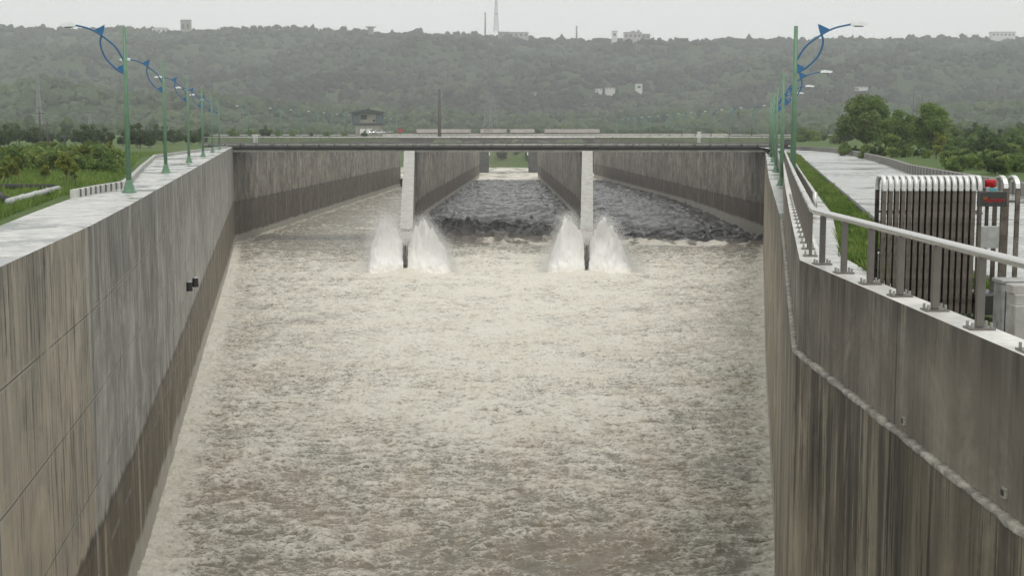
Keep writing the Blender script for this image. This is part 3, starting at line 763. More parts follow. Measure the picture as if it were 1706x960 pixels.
def strip_wall(name, pts, h, th, mat, z0=0.0, res=1.5):
    path = []
    for a, b in zip(pts[:-1], pts[1:]):
        k = max(1, int((Vector(b)-Vector(a)).length/res))
        for j in range(k): path.append(Vector(a).lerp(Vector(b), j/k))
    path.append(Vector(pts[-1])); verts = []; faces = []; uvs = []; s = 0; S = []
    for i, p in enumerate(path):
        t = (path[min(i+1, len(path)-1)]-path[max(i-1, 0)]).normalized(); nrm = Vector((-t.y, t.x, 0))
        if i: s += (p-path[i-1]).length
        S.append(s)
        a, b = p-nrm*th/2, p+nrm*th/2
        verts += [(a.x, a.y, z0-0.1), (a.x, a.y, z0+h-0.03), (a.x+nrm.x*.03, a.y+nrm.y*.03, z0+h), (b.x-nrm.x*.03, b.y-nrm.y*.03, z0+h), (b.x, b.y, z0+h-0.03), (b.x, b.y, z0-0.1)]
    hz = [0, h, h+0.05, h+th, h+th+.05, 0]
    for i in range(len(path)-1):
        for j in range(5):
            faces.append((6*i+j, 6*i+6+j, 6*i+7+j, 6*i+1+j)); uvs += [(S[i], hz[j]), (S[i+1], hz[j]), (S[i+1], hz[j+1]), (S[i], hz[j+1])]
    for n in (0, 6*(len(path)-1)):
        faces.append(tuple(range(n, n+6))); uvs += [(S[0], 0)]*6
    me = bpy.data.meshes.new(name); me.from_pydata(verts, [], faces)
    u = me.uv_layers.new(name='sz'); u.data.foreach_set('uv', np.array(uvs, dtype=np.float32).ravel()); me.update()
    return link(name, me, mat)
o = strip_wall('road_kerb', kerbL, 0.36, 0.28, M['kerb']); tag(o, 'raised kerb painted in black and white bars curving along the left bank road', 'kerb')

# right bank: paved walk, grass strip, road
rl = [at(1334, 258), at(1345, 270), at(1380, 301), at(1420, 335), at(1458, 368)]
rl += [Vector((9.6, 30, 0)), Vector((9.2, 10, 0))]
barr_px = [(1300, 247.5), (1330, 249.5), (1387, 253.5), (1425, 260), (1459, 268.5), (1490, 278), (1515, 288), (1560, 298), (1620, 310), (1706, 326), (1900, 360)]
barr = [at(x, y) for x, y in barr_px]
flat_poly('road', [Vector((46.5, 262, 0))] + [rl[0]] + rl[1:] + [Vector((60, 10, 0))] + barr[::-1] , -0.004, M['road'])
o = strip_wall('road_barrier', barr, 0.62, 0.35, M['barrier_rib']); tag(o, 'low ribbed concrete barrier curving along the far side of the right bank road', 'barrier')
kr = [Vector((p.x-0.1, p.y, 0)) for p in rl[1:]]
o = strip_wall('road_kerb', kr, 0.14, 0.16, M['concrete_dark']); tag(o, 'dark low kerb between the grass strip and the right bank road', 'kerb')
# paved path between parapet and grass
pathR = []; grassL = []
for y in (10, 20, 26, 33, 40, 50):
    grassL.append((float(np.interp(y, [10, 24, 33, 50], [7.6, 7.2, 7.9, 11.6])), y))
wp = [(float(XR(y))+offp(y)+0.43, y) for y in (10, 14.1, 20, 24.6, 35, 50, 61, 80, 99)]
flat_poly('pavement', [Vector((x, y, 0)) for x, y in wp] + [Vector((float(XR(y))+offp(y)+1.6, y, 0)) for y in (99, 80, 61)] + [Vector((x, y, 0)) for x, y in grassL[::-1]], 0.012, M['paving'])
P = []
g = np.random.default_rng(5)
while len(P) < 90000:
    y = 24 + (255-24)*g.random()**1.9
    xl = float(np.interp(y, [24, 33, 50, 61, 99, 255], [7.3, 7.9, 11.7, 13.8, 20.7, 48.5])); xr = float(np.interp(y, [p.y for p in rl[::-1]], [p.x for p in rl[::-1]]))-0.2
    if xr <= xl: continue
    x = xl + (xr-xl)*g.random(); P.append((x + g.normal(0, .03), y, -0.03))
o = blades('grass', np.array(P), 0.05, 0.20, 9, 0.03); tag(o, 'strip of bright green grass between the right railing and the wet road', 'grass', kind='stuff')
P = []
while len(P) < 110000:
    y = 40 + 160*g.random()**1.7; xk = float(np.interp(y, [40, 44, 64, 75, 90, 158, 200, 270], [-15.8, -16.6, -20.6, -21.6, -25, -42, -48, -57]))
    x = xk - 0.3 - (y*0.42 + xk + 2)*g.random() if y*0.42+xk+2 > 0 else None
    if x is None: continue
    P.append((x, y, -0.03))
o = blades('grass', np.array(P), 0.06, 0.30, 10, 0.03); tag(o, 'rough green grass on the left bank around the pipes and saplings', 'grass', kind='stuff')

# ------------------------------------------------------------------ water
def water_mat():
    m = NB('flood_water'); foam = m.attr('foam'); dk = m.attr('dark'); g = m.geo()
    aer = m.attr('aer'); n1 = m.noise(g, 4.2, 7, 0.68, (0.75, 1.0, 1), 0.5); n2 = m.noise(g, 10.0, 6, 0.7, (0.8, 1.0, 1), 0.3); n3 = m.noise(g, 0.35, 4, 0.6, (1, 0.4, 1))
    f = m.math('ADD', foam, m.math('ADD', m.math('MULTIPLY', m.math('SUBTRACT', n1, 0.5), 1.3), m.math('MULTIPLY', m.math('SUBTRACT', n2, 0.5), 1.2)))
    ff = m.ramp(f, 0.20, 0.84)
    base = m.mix(m.ramp(n3, 0.35, 0.65), (0.235, 0.215, 0.168), (0.295, 0.25, 0.185))
    fil = m.math('ABSOLUTE', m.math('SUBTRACT', m.noise(g, 1.5, 5, 0.65, (0.8, 0.7, 1), 1.2), 0.5))
    fl_ = m.math('MULTIPLY', m.ramp(fil, 0.0, 0.045, 1, 0), m.math('SUBTRACT', 1.0, dk))
    base = m.mix(dk, base, (0.030, 0.028, 0.026))
    foamc = m.mix(m.ramp(n3, 0.3, 0.7), (0.82, 0.795, 0.705), (0.78, 0.73, 0.62))
    foamc = m.mix(m.math('SUBTRACT', 1.0, aer), foamc, (0.64, 0.595, 0.505))
    foamc = m.mix(m.ramp(n1, 0.3, 0.6, 0.4, 0), foamc, (0.56, 0.50, 0.42))
    foamc = m.mix(m.math('MULTIPLY', dk, 0.55), foamc, (0.36, 0.34, 0.31))
    col = m.mix(ff, base, foamc)
    r = m.ramp(ff, 0, 1, 0.16, 0.75)
    m.bump(m.math('MULTIPLY', m.math('ADD', m.math('MULTIPLY', n1, 1.0), m.math('MULTIPLY', n2, 0.45)), m.math('SUBTRACT', 1.0, m.math('MULTIPLY', dk, 0.6))), 0.9, 0.22)
    return m.out(col, r, spec=0.5)
M['water'] = water_mat()
def water():
    Y = [38.0]
    while Y[-1] < 530:
        y = Y[-1]; dy = 0.075 if y < 72 else (0.12 if y < 112 else (0.2 if y < 160 else (0.32 if y < 290 else 0.9)))
        Y.append(y+dy)
    Y = np.array(Y); nx = 720; U = np.linspace(0, 1, nx)
    gy, gu = np.meshgrid(Y, U, indexing='ij')
    xl = np.interp(Y, WL[:, 0], WL[:, 1]) - 0.1; xr = np.interp(Y, WR[:, 0], WR[:, 1]) + 0.1
    gx = xl[:, None] + (xr-xl)[:, None]*gu
    z = np.repeat(chute_z(Y)[:, None], nx, 1)
    da = np.interp(Y, DIV['a'][:, 0], DIV['a'][:, 1])[:, None]; db = np.interp(Y, DIV['b'][:, 0], DIV['b'][:, 1])[:, None]
    mid = ((gx > da) & (gx < db)).astype(float); right = (gx >= db).astype(float)
    left = 1-mid-right
    # hydraulic jump fronts
    fm = 260 + 4*fbm(gx/9, gx*0+3, 3, 41) - 3*np.exp(-((gx+13)/4)**2)
    fr = 262 - (gx-14)*0.36 + 2.5*fbm(gx/6, gx*0+8, 3, 42)
    tm = sstep(-3, 19, gy-fm); tr = sstep(0, 12, gy-fr)
    hm = 2.5*tm + 0.9*sstep(19, 70, gy-fm) + 1.3*np.exp(-((gy-fm-13)/6.5)**2)*(0.15+1.0*sstep(2, -12, gx)+1.3*fbm(gx/3.2, gy/4, 4, 43))
    hm = hm + 0.1*sstep(262, 300, gy)
    hr = 1.0*tr + 2.4*sstep(270, 350, gy) + 0.9*np.exp(-((gy-fr-4)/2.5)**2)*(0.5+0.5*fbm(gx/3.2, gy/3, 3, 46))
    z = z + mid*hm + right*hr
    # thin standing wave in the left bay
    fl = 300 - (gx+30)*0.9
    z = z + left*0.4*np.exp(-((gy-fl)/1.2)**2)*sstep(-36, -33, gx)
    dark = np.clip(mid*sstep(-5, 9, gy-fm+6*fbm(gx/4, gy/5, 4, 66)) + right*sstep(0, 8, gy-fr+4*fbm(gx/4, gy/5, 4, 67)), 0, 1)*(1-sstep(500, 512, gy))
    # chop
    ts = sstep(90, 190, gy)                     # longer waves as the sheet speeds up
    big = fbm(gx/6.0, gy/6.0, 4, 1); wx2 = 0.5*fbm(gx/1.7, gy/1.5, 3, 9)
    rg0 = lambda a, b, sd: 1-2.3*np.abs(pn((gx+wx2)/a, (gy+0.7*wx2)/b, sd)); rg = lambda a, b, sd: rg0(a, b, sd)*(1-ts) + rg0(a*1.8, b*1.8, sd+30)*ts
    w1 = rg(1.7, 1.0, 2)*(0.6+0.8*np.clip(big+0.4, 0, 1.2)); w2 = rg(0.80, 0.46, 6); w3 = rg(0.36, 0.24, 8)
    sw = np.clip(0.75+1.3*fbm(gx/1.8+5, gy/1.4, 3, 77), 0.1, 1.5)      # groups of rougher water
    w2 = w2*sw; w3 = w3*sw
    med = fbm(gx/1.1+big, gy/1.2, 4, 2)
    chop = 0.30*big + 0.125*w1*(1+0.5*sstep(90, 180, gy)) + 0.085*w2*(1+0.8*sstep(90, 180, gy)) + 0.034*w3 + 0.10*med
    calm = 1 - 0.25*left*sstep(225, 262, gy)
    wx = 1.6*fbm(gx/4, gy/4, 3, 61); ys = gy+2*hm
    roll = fbm((gx+wx)/5.5, ys/3.6, 3, 51); roll2 = 1.5*np.abs(pn((gx+wx)/2.6, ys/2.4, 52))-0.35
    rdg = 1-2.2*np.abs(pn((gx+2*wx)/5.0, (gy+wx)/2.6, 53)); lump2 = roll2
    frt = sstep(312, 268, gy)
    z = z + chop*calm*(1-0.75*dark) + dark*((1.5*roll + 0.75*roll2)*frt + (1-frt)*(0.45*rdg + 0.5*roll + 0.12*roll2))
    z = z + mid*0.8*np.exp(-((gy-fm-10)/6)**2)*fbm(gx/2.2, ys/2.6, 3, 55)
    # foam cover, with midstream sky reflection painted in as extra foam
    cxc = 0.5
    cen = np.exp(-((gu-0.52)/0.36)**2)
    patch = fbm(gx/9, gy/11, 3, 88)
    f = 0.25 + 0.23*sstep(58, 120, gy)*cen + 0.06*sstep(58, 120, gy) + 0.20*patch + 0.10*big
    f = f + 0.15*w1 + 0.25*w2 + 0.20*w3 + 0.20*med
    f = f - 0.10*sstep(78, 52, gy)*np.exp(-((gu-0.55)/0.35)**2)  # near centre dimmer: weaker sky reflection painted as thinner foam
    vv = np.abs(gx-XD('a', 260)*0-(-1.5)); f = f + 0.20*np.exp(-((gy-(86+0.9*vv))/5)**2)*sstep(14, 4, vv)   # V of broken water in midstream
    ed = np.minimum(gx - xl[:, None], 1e9); f = f + 0.75*np.exp(-(ed/1.3)**2)*(1-0.75*sstep(235, 270, gy))
    er = xr[:, None]-gx; f = f + 0.35*np.exp(-(er/0.9)**2)
    f = f - 0.20*left*sstep(215, 262, gy) - 0.25*(mid+right)*sstep(225, 255, gy) - 0.12*sstep(195, 240, gy)
    f = f + left*0.8*np.exp(-((gy-fl)/1.0)**2)*sstep(-36, -33, gx)
    edl = np.exp(-(ed/2.2)**2)*sstep(250, 280, gy)*left; f = f + edl*0.05
    f = f*(1-dark) + dark*(-0.30 + 0.35*med + 0.12*lump2 + 0.28*rdg*(1-frt))
    f = f + mid*0.9*np.exp(-((gy-fm-3)/3.5)**2)*(-0.05+0.75*sstep(-11, 0, gx)+1.6*fbm(gx/3, gy/3, 5, 58)) + right*1.3*np.exp(-((gy-fr-2.5)/2.0)**2)*(0.7+1.5*fbm(gx/3.5, gy/3, 5, 59))*sstep(46, 38, gx)
    f = f + (mid+right)*0.75*sstep(470, 520, gy+20*fbm(gx/5, gy/8, 3, 99))
    for k in 'ab':   # churn round the noses
        f = f + 0.9*np.exp(-(((gx-XD(k, 204))/5)**2 + ((gy-207)/7)**2))
        z = z + 0.6*np.exp(-(((gx-XD(k, 204))/2.5)**2 + ((gy-204)/3)**2))
    aer = np.clip(0.38 + 0.75*sstep(62, 112, gy)*(0.25+0.75*cen) + 0.5*np.clip(w1+w2-0.9, 0, 1) + 0.6*(mid+right)*sstep(248, 262, gy), 0, 1)*(1-0.5*left*sstep(215, 250, gy))
    dark = dark * (1 - 0.45*np.clip(np.exp(-((gy-fm-4)/5)**2)*mid*sstep(-14, -2, gx), 0, 1))
    V = np.stack([gx.ravel(), gy.ravel(), z.ravel()], 1)
    n, c = gx.shape; i = (np.arange(n-1)[:, None]*c + np.arange(c-1)[None, :]).ravel()
    o = np_mesh('water', V, np.stack([i, i+1, i+c+1, i+c], 1), M['water'], {'foam': f.ravel(), 'dark': dark.ravel(), 'aer': aer.ravel()}, smooth=True)
    tag(o, kind='structure')
    # open river past the walls
    Y = np.arange(529.5, 705, 1.2); X = np.linspace(-150, 140, 380); gy, gx = np.meshgrid(Y, X, indexing='ij')
    z = -15.05 - 3.3*sstep(-20, -26, gx)*0 + 0.35*fbm(gx/6, gy/5, 4, 71)
    f = 0.6 + 1.3*fbm(gx/8, gy/7, 4, 72)
    V = np.stack([gx.ravel(), gy.ravel(), z.ravel()], 1); n, c = gx.shape; i = (np.arange(n-1)[:, None]*c + np.arange(c-1)[None, :]).ravel()
    o = np_mesh('river', V, np.stack([i, i+1, i+c+1, i+c], 1), M['water'], {'foam': f.ravel(), 'dark': (0*f).ravel(), 'aer': (0*f+0.8).ravel()}, smooth=True); tag(o, kind='structure')
water()

# spray thrown up by the noses
def spray_mat():
    m = NB('spray'); m.b.inputs['Subsurface Weight'].default_value = 0.0
    tone = m.attr('tone'); col = m.mix(tone, (0.985, 0.98, 0.96), (0.72, 0.64, 0.50))
    tr = m.n('BsdfTranslucent'); m.l(col, tr.inputs['Color']); mx = m.n('MixShader'); mx.inputs[0].default_value = 0.04
    m.out(col, 0.9, spec=0.0); o = m.t.nodes['Material Output']; m.l(m.b.outputs[0], mx.inputs[1]); m.l(tr.outputs[0], mx.inputs[2]); m.l(mx.outputs[0], o.inputs['Surface'])
    return m.mat
M['spray'] = spray_mat()
def splash(x0, y0, side, us, hs_, seed, label):
    """a leaning fan of white water: dense ragged body plus a skirt of fine droplets"""
    g = np.random.default_rng(seed); zb = -18.5; root = empty('water_spray', (0, 0, 0)); tag(root, label, 'splash', 'spray plumes at the divider noses')
    us = np.array(us); hs = np.array(hs_)
    H = lambda u: np.interp(u, us, hs)
    T = lambda u: 0.95 + 0.18*u
    nu, nv = 150, 90; U, Vv = np.meshgrid(np.linspace(0, us[-1]*1.02, nu), np.linspace(-2.4, 2.4, nv), indexing='ij')
    Uj = U*(1+0.05*fbm(U*1.4, Vv*2, 3, seed))
    env = np.exp(-np.abs(Vv)**2.0)
    z = H(Uj)*0.92*env*(1+0.30*fbm(U*1.1+seed, Vv*1.5, 3, seed+1)+0.04*fbm(U*5, Vv*5, 2, seed+2))
    y = y0 + 0.7 + Vv*T(Uj)*(1+0.25*fbm(U*1.1, z*0.7, 3, seed+3)) + 0.14*fbm(U*4, z*2.5, 3, seed+4)*env
    x = x0 + side*(0.28 + 0.10*np.clip(z, 0, 6)/3 + Uj + 0.22*fbm(U*1.5, z*0.9, 4, seed+5) + 0.10*fbm(U*5, z*2.5, 3, seed+6))
    V = np.stack([x.ravel(), y.ravel(), (zb+z).ravel()], 1); i = (np.arange(nu-1)[:, None]*nv + np.arange(nv-1)[None, :]).ravel()
    tone = np.clip(1.0-z/1.9 + 0.55*fbm(U*2.5, z*1.0, 4, seed+8), 0, 1)*0.75
    np_mesh('plume', V, np.stack([i, i+nv, i+nv+1, i+1], 1), M['spray'], {'tone': tone.ravel()}, smooth=True, parent=root)
    n = 42000; u = np.clip(us[-1]*g.random(n)**0.9, 0, None); k = g.beta(3.2, 1.1, n); sp = 0.40 + 0.36*u/us[-1]
    zz = H(u)*k*(1.02) + g.exponential(0.42, n)*g.choice([-0.3, 1], n, p=[.35, .65])
    vv = np.sqrt(np.clip(-np.log(np.clip(k*0.98, 0.02, 0.999)), 0, 5))*g.choice([-1, 1], n, p=[.7, .3])
    xx = x0 + side*(0.34 + u + g.normal(0.12, sp+0.12, n)); yy = y0 + 0.7 + vv*T(u)*1.05 + g.normal(0, 0.18, n)
    m_ = zz > 0.1; xx, yy, zz = xx[m_], yy[m_], zz[m_]; n = len(xx)
    s = g.uniform(0.009, 0.026, n); c = np.stack([xx, yy, zb+zz], 1)
    d = np.stack([side*np.full(n, 0.35), np.zeros(n), np.full(n, 0.93)], 1); a = np.array([[1.0, 0, 0]]); b = np.array([[0, 1.0, 0]])
    V = np.stack([c-d*s[:, None]*1.6, c+a*s[:, None], c-a*s[:, None]*0.6+b*s[:, None], c+d*s[:, None]*2.2], 1).reshape(-1, 3)
    i = np.arange(n)*4; Fq = np.concatenate([np.stack([i, i+1, i+2], 1), np.stack([i+1, i+3, i+2], 1), np.stack([i, i+3, i+1], 1), np.stack([i, i+2, i+3], 1)])
    o = np_mesh('droplets', V, Fq, M['spray'], {'tone': np.zeros(4*n)}, tri=True, parent=root); tag(o, kind='stuff')
xa, xb = float(XD('a', 204)), float(XD('b', 204))
splash(xa, 203.6, -1, [0, 1.0, 2.4, 3.3, 4.1, 4.7, 5.1, 5.5], [5.2, 7.8, 8.9, 8.1, 6.6, 4.8, 2.4, 0], 81, 'white fan of spray thrown to the left of the left divider nose')
splash(xa, 203.6, 1, [0, 0.8, 2.1, 3.1, 4.1, 5.1, 6.0, 6.8], [5.4, 7.6, 8.8, 7.8, 6.4, 4.9, 2.6, 0], 82, 'white fan of spray thrown to the right of the left divider nose')
splash(xb, 203.6, -1, [0, 1.2, 2.6, 3.3, 3.9, 4.6, 5.4, 6.1], [5.4, 8.2, 9.4, 8.2, 6.2, 4.2, 1.9, 0], 83, 'white fan of spray thrown to the left of the right divider nose')
splash(xb, 203.6, 1, [0, 0.8, 1.9, 3.1, 4.2, 5.0, 5.9, 7.0], [5.0, 7.4, 8.9, 8.0, 6.1, 4.2, 1.9, 0], 84, 'white fan of spray thrown to the right of the right divider nose')

# ------------------------------------------------------------------ near bridge
def bridge():
    root = empty('road_bridge', (0, 0, 0)); tag(root, 'long low grey bridge with pipes and railing crossing the whole channel', 'bridge')
    x0, x1 = -58.5, 53.0
    m = MB(); m.box(x0, x1, 262.0, 275.0, 0.28, 0.62); m.box(x0, x1, 261.7, 262.0, 0.2, 0.74); m.box(x0, x1, 275.0, 275.3, 0.2, 0.74); m.build('deck', M['deck'], root)
    m = MB(); m.box(x0+4, x1-4, 262.6, 263.2, -0.62, 0.28); m.box(x0+4, x1-4, 265.5, 266.1, -0.62, 0.28); m.box(x0+4, x1-4, 268.5, 269.1, -0.62, 0.28); m.box(x0+4, x1-4, 272, 272.6, -0.62, 0.28)
    m.build('girder', M['concrete_dark'], root)
    m = MB(); m.box(x0+4, x1-4, 262.2, 262.6, -0.98, -0.62); m.build('bearing_beam', M['concrete'], root)
    p = MB(); p.tube([(x0, 261.25, 0.02), (x1, 261.25, 0.02)], 0.16, 10); p.build('utility_pipe', M['concrete_dark'], root, True)
    p = MB(); p.tube([(x0, 261.2, 0.42), (x1, 261.2, 0.42)], 0.07, 8); p.build('utility_pipe', M['steel_top'], root, True)
    for k in range(38):
        x = x0 + 1.5 + k*2.95
        b = MB(); b.box(x-0.05, x+0.05, 261.0, 261.9, -0.22, 0.55); b.build('pipe_bracket', M['black'], root)
    for yy in (261.85, 275.15):
        r = MB(); r.tube([(x0, yy, 1.82), (x1, yy, 1.82)], 0.075, 8); r.build('top_rail', M['steel_top'], root, True)
        for zz in (1.5, 1.24, 0.98):
            r = MB(); r.tube([(x0, yy, zz), (x1, yy, zz)], 0.03, 6); r.build('rail', M['steel'], root, True)
    pm = None
    for k in range(62):
        x = x0 + 0.6 + k*1.8
        if pm is None:
            b = MB(); b.box(-0.05, 0.05, -0.05, 0.05, 0.0, 1.1); b.box(-0.09, 0.09, -0.1, 0.1, 0, 0.03); pm = b.build('railing_post', M['steel'], root); po = pm
        else:
            po = pm.copy(); C.objects.link(po)
        po.parent = root; po.location = (x, 261.85, 0.72)
    for k in range(30): q = pm.copy(); C.objects.link(q); q.parent = root; q.location = (x0+0.6+k*3.6, 275.15, 0.72)
    # pier heads where it rests on the dividers
    for kx in 'ab':
        x = float(XD(kx, 268)); b = MB(); b.box(x-1.5, x+1.5, 263.3, 273.5, -0.75+0.003, -0.62); b.build('pier_head', M['concrete_dark'], root)
bridge()

# far bridge / weir
def far_bridge():
    root = empty('river_bridge', (0, 0, 0)); tag(root, 'distant pale bridge with dark haunched piers across the river beyond the channel', 'bridge')
    m = MB(); m.box(-150, 150, 600, 612, -0.6, 1.0); m.build('deck', M['concrete_dark'], root)
    m = MB(); m.box(-66, 93, 599.4, 600, 0.0, 1.9); m.box(-150, 150, 612, 612.4, 0.6, 1.5); m.build('parapet', M['concrete_cap'], root)
    for xc in (-95, -68, -41.5, -14.9, 11.9, 38.5, 65, 92, 119):
        pts = [(xc-4.6, -20), (xc-4.8, -9), (xc-5.3, -5), (xc-6.4, -2), (xc-8, -0.62), (xc+8, -0.62), (xc+6.4, -2), (xc+5.3, -5), (xc+4.8, -9), (xc+4.6, -20)]
        m = MB(); m.extrude_y(pts, 601, 611); m.build('pier', M['concrete_dark'], root)
        m = MB(); m.box(xc+4.9, xc+5.35, 600.2, 600.9, -7.5, -5.7); m.box(xc-5.35, xc-4.9, 600.2, 600.9, -7.5, -5.7); m.build('level_gauge', M['white'], root)
    for (a, b) in ((695, 785), (801, 890), (907, 998)):
        xa_ = (a-CX)*599/F; xb_ = (b-CX)*599/F; m = MB(); m.box(xa_, xb_, 598.9, 599.35, 2.3, 3.7); m.box(xa_, xb_, 598.8, 599.4, 3.7, 3.85)
        o = m.build('noise_panel', M['pinkwall'], root)
        if a == 801:
            x = (847-CX)*599/F; e = MB(); n = 20; e.extrude_y([(x+0.85*math.cos(2*math.pi*i/n), 3.0+0.85*math.sin(2*math.pi*i/n)) for i in range(n)], 598.78, 598.9); e.build('emblem', M['darkroof'], o)
            for q in (808, 814, 819): x = (q-CX)*599/F; e = MB(); e.box(x-0.35, x+0.35, 598.8, 598.9, 2.9, 3.2); e.build('mark', M['wood'], o)
far_bridge()

# ------------------------------------------------------------------ lamps
def arc(pts, k=6):
    P = [Vector((p[0], 0, p[1])) for p in pts]; out = []
    for i in range(len(P)-1):
        p0 = P[max(i-1, 0)]; p1 = P[i]; p2 = P[i+1]; p3 = P[min(i+2, len(P)-1)]
        for j in range(k):
            t = j/k; out.append(0.5*((2*p1)+(-p0+p2)*t+(2*p0-5*p1+4*p2-p3)*t*t+(-p0+3*p1-3*p2+p3)*t**3))
    out.append(P[-1]); return out
def make_lamp(side):      # side -1: arm points to -x
    H = 8.0; root = empty('street_lamp')
    m = MB(); m.tube([(0, 0, 0.3), (0, 0, H*0.5), (0, 0, H)], [0.135, 0.115, 0.085], 8); m.build('pole', M['green'], root, True)
    m = MB(); m.tube([(0, 0, 0.0), (0, 0, 0.05), (0, 0, 0.12), (0, 0, 0.62)], [0.36, 0.36, 0.28, 0.14], 8)
    for a in range(4): th = a*math.pi/2+0.78; m.tube([(0.29*math.cos(th), 0.29*math.sin(th), 0.05), (0.29*math.cos(th), 0.29*math.sin(th), 0.13)], 0.03, 6)
    m.build('base_flange', M['green'], root)
    s = -side
    f = lambda L: [(s*x*-1*-1 if False else (x if side < 0 else -x), H+z) for x, z in L]
    m = MB(); m.tube(arc(f([(0.02, -1.8), (-0.42, -0.99), (-1.08, -0.43), (-1.65, -0.1), (-2.4, 0.09)])), 0.045, 8); m.build('upper_arm', M['blue'], root, True)
    m = MB(); m.tube(arc(f([(0.0, -2.28), (-0.42, -2.02), (-0.94, -1.47), (-1.17, -0.81), (-1.08, -0.33)])), 0.045, 8); m.build('lower_arm', M['blue'], root, True)
    def fin(name, L):
        P = f(L); m = MB(); m.extrude_y([(x, z) for x, z in P], -0.02, 0.02); m.build(name, M['blue2'], root)
    fin('top_fin', [(-1.45, -0.16), (-1.2, -0.03), (-0.93, 0.1), (-0.98, -0.16), (-1.06, -0.44)])
    fin('lower_fin', [(-0.46, -2.06), (-0.33, -1.92), (-0.14, -1.82), (0.0, -1.8), (0, -2.28), (-0.22, -2.18)])
    m = MB(); sx = -1 if side < 0 else 1
    L = [(2.3, 0.02), (2.36, 0.17), (2.6, 0.21), (3.02, 0.13), (3.08, 0.05), (2.9, -0.01)]
    m.extrude_y([(sx*x, H+z) for x, z in L], -0.16, 0.16); hd = m.build('lamp_head', M['lampwhite'], root)
    m = MB(); m.box(min(sx*2.5, sx*2.86), max(sx*2.5, sx*2.86), -0.1, 0.1, H-0.035, H-0.005); m.build('lens', M['glass'], hd)
    return root
lampL = make_lamp(-1); lampR = make_lamp(1)
ords = ['nearest', 'second nearest', 'third nearest', 'fourth nearest', 'fifth nearest', 'sixth nearest', 'seventh nearest']
for i in range(6):
    Y = 67.6 + 32.2*i
    o = lampL if i == 0 else copy_tree(lampL)
    o.location = (float(XL(Y)) - (1.1 if i == 0 else 1.5), Y, 0.0)
    tag(o, f'{ords[i]} green street lamp with blue curved arm on the left channel wall', 'street lamp', 'street lamps along the left wall')
    o = lampR if i == 0 else copy_tree(lampR)
    Yr = 67.0 + 32*i
    o.location = (13.58 if i == 0 else float(XR(Yr)) + 0.72, Yr, 0.0 if i == 0 else float(walk_z(Yr))+0.003)
    if i == 0: o.scale = (1.12, 1, 1)
    tag(o, f'{ords[i]} green street lamp with blue curved arm on the right channel wall', 'street lamp', 'street lamps along the right wall')
heads = [400, 440, 487, 515, 545, 570, 592, 608, 625, 643, 650, 660, 667]
for i in range(12):
    Y = 348 + 33*i; o = copy_tree(lampL); X = -64.0 - (2.0 if i == 0 else 0) + 1.3*i*0.35
    o.location = (X, Y, 1.15); tag(o, f'distant left bank street lamp beyond the bridge, number {["one","two","three","four","five","six","seven","eight","nine","ten","eleven","twelve"][i]} from the left', 'street lamp', 'distant lamps on the left bank')
for i in range(13):
    Y = 345 + 33*i; o = copy_tree(lampR); o.location = (59.5-0.3*i, Y, 1.15)
    tag(o, f'distant right bank street lamp beyond the bridge, number {["one","two","three","four","five","six","seven","eight","nine","ten","eleven","twelve","thirteen"][i]} from the right', 'street lamp', 'distant lamps on the right bank')
for i, px in enumerate((1231, 1166, 1123, 1090, 1064, 1043, 1025)):
    Y = 52000/(px-CX)*1.9; o = copy_tree(lampL); Y = 900*(378/(px-CX))**0.75; z = atY(px, 210.5+0.35*i, Y).z - 8.0
    o.location = ((px-CX)/F*Y, Y, z)
    tag(o, f'tiny low far street lamp beyond the bridge, number {["one","two","three","four","five","six","seven"][i]} from the right', 'street lamp', 'far low row of lamps')

for px, py, lab in ((1655, 822, 'small broken drain opening just above the ledge at the far right'), (1493, 702, 'small rusty drain fitting just above the ledge, nearer the corner')):
    p = at(px, py, -0.84); y = p.y; x = float(XR(y))+offp(y); r_ = empty('drain_fitting', (x, y, -0.84)); tag(r_, lab, 'drain')
    m = MB(); m.bbox(-0.03, 0.02, -0.07, 0.07, -0.05, 0.06, 0.01); m.build('frame', M['mortar'], r_)
    m = MB(); m.box(-0.036, 0.01, -0.04, 0.04, -0.03, 0.035); m.build('opening', M['black'], r_)
# ------------------------------------------------------------------ steel railing on the right parapet
def railing():
    root = empty('steel_railing', (0, 0, 0)); tag(root, 'stainless steel railing with one thick top rail on the parapet beside the camera', 'railing')
    cx_ = lambda y: float(XR(y)) + offp(y) + 0.21
    near = [15.95, 17.6, 19.15, 20.7, 22.3, 23.8, 25.4]; ys = [8.0, 9.6, 11.2, 12.8, 14.3] + near + [25.4+1.5*k for k in range(1, 48)]
    proto = None
    for y in ys:
        if proto is None:
            b = MB(); b.bbox(-0.03, 0.03, -0.05, 0.05, 0.03, 0.84, 0.008); o = b.build('post', M['steel'], root)
            q = MB(); q.box(-0.13, 0.13, -0.15, 0.15, 0.0, 0.022)
            q.build('base_plate', M['steel'], o)
            for bx in (-0.09, 0.09):
                for by in (-0.11, 0.11): q = MB(); q.tube([(bx, by, 0.02), (bx, by, 0.085)], 0.018, 6); q.build('anchor_bolt', M['panelgrey'], o)
            proto = o
        else:
            o = proto.copy(); C.objects.link(o)
            if y < 50:
                for ch in proto.children: c = ch.copy(); C.objects.link(c); c.parent = o
        t = Vector((cx_(y+0.5)-cx_(y-0.5), 1.0)); th = math.atan2(-t.x, t.y)
        if y < 25.2: th = math.atan2(-t.x, t.y) + math.pi/2
        o.parent = root; o.location = (cx_(y), y, 0.702); o.rotation_euler = (0, 0, th)
    pts = [(cx_(y), y, 0.70+0.89) for y in (8, 11, 14.1, 17, 20, 23, 24.4, 25.0, 25.8, 30, 45, 61, 80, 97)]
    m = MB(); m.tube(pts, 0.062, 14, flat=0.9); m.build('top_rail', M['steel_top'], root, True)
railing()
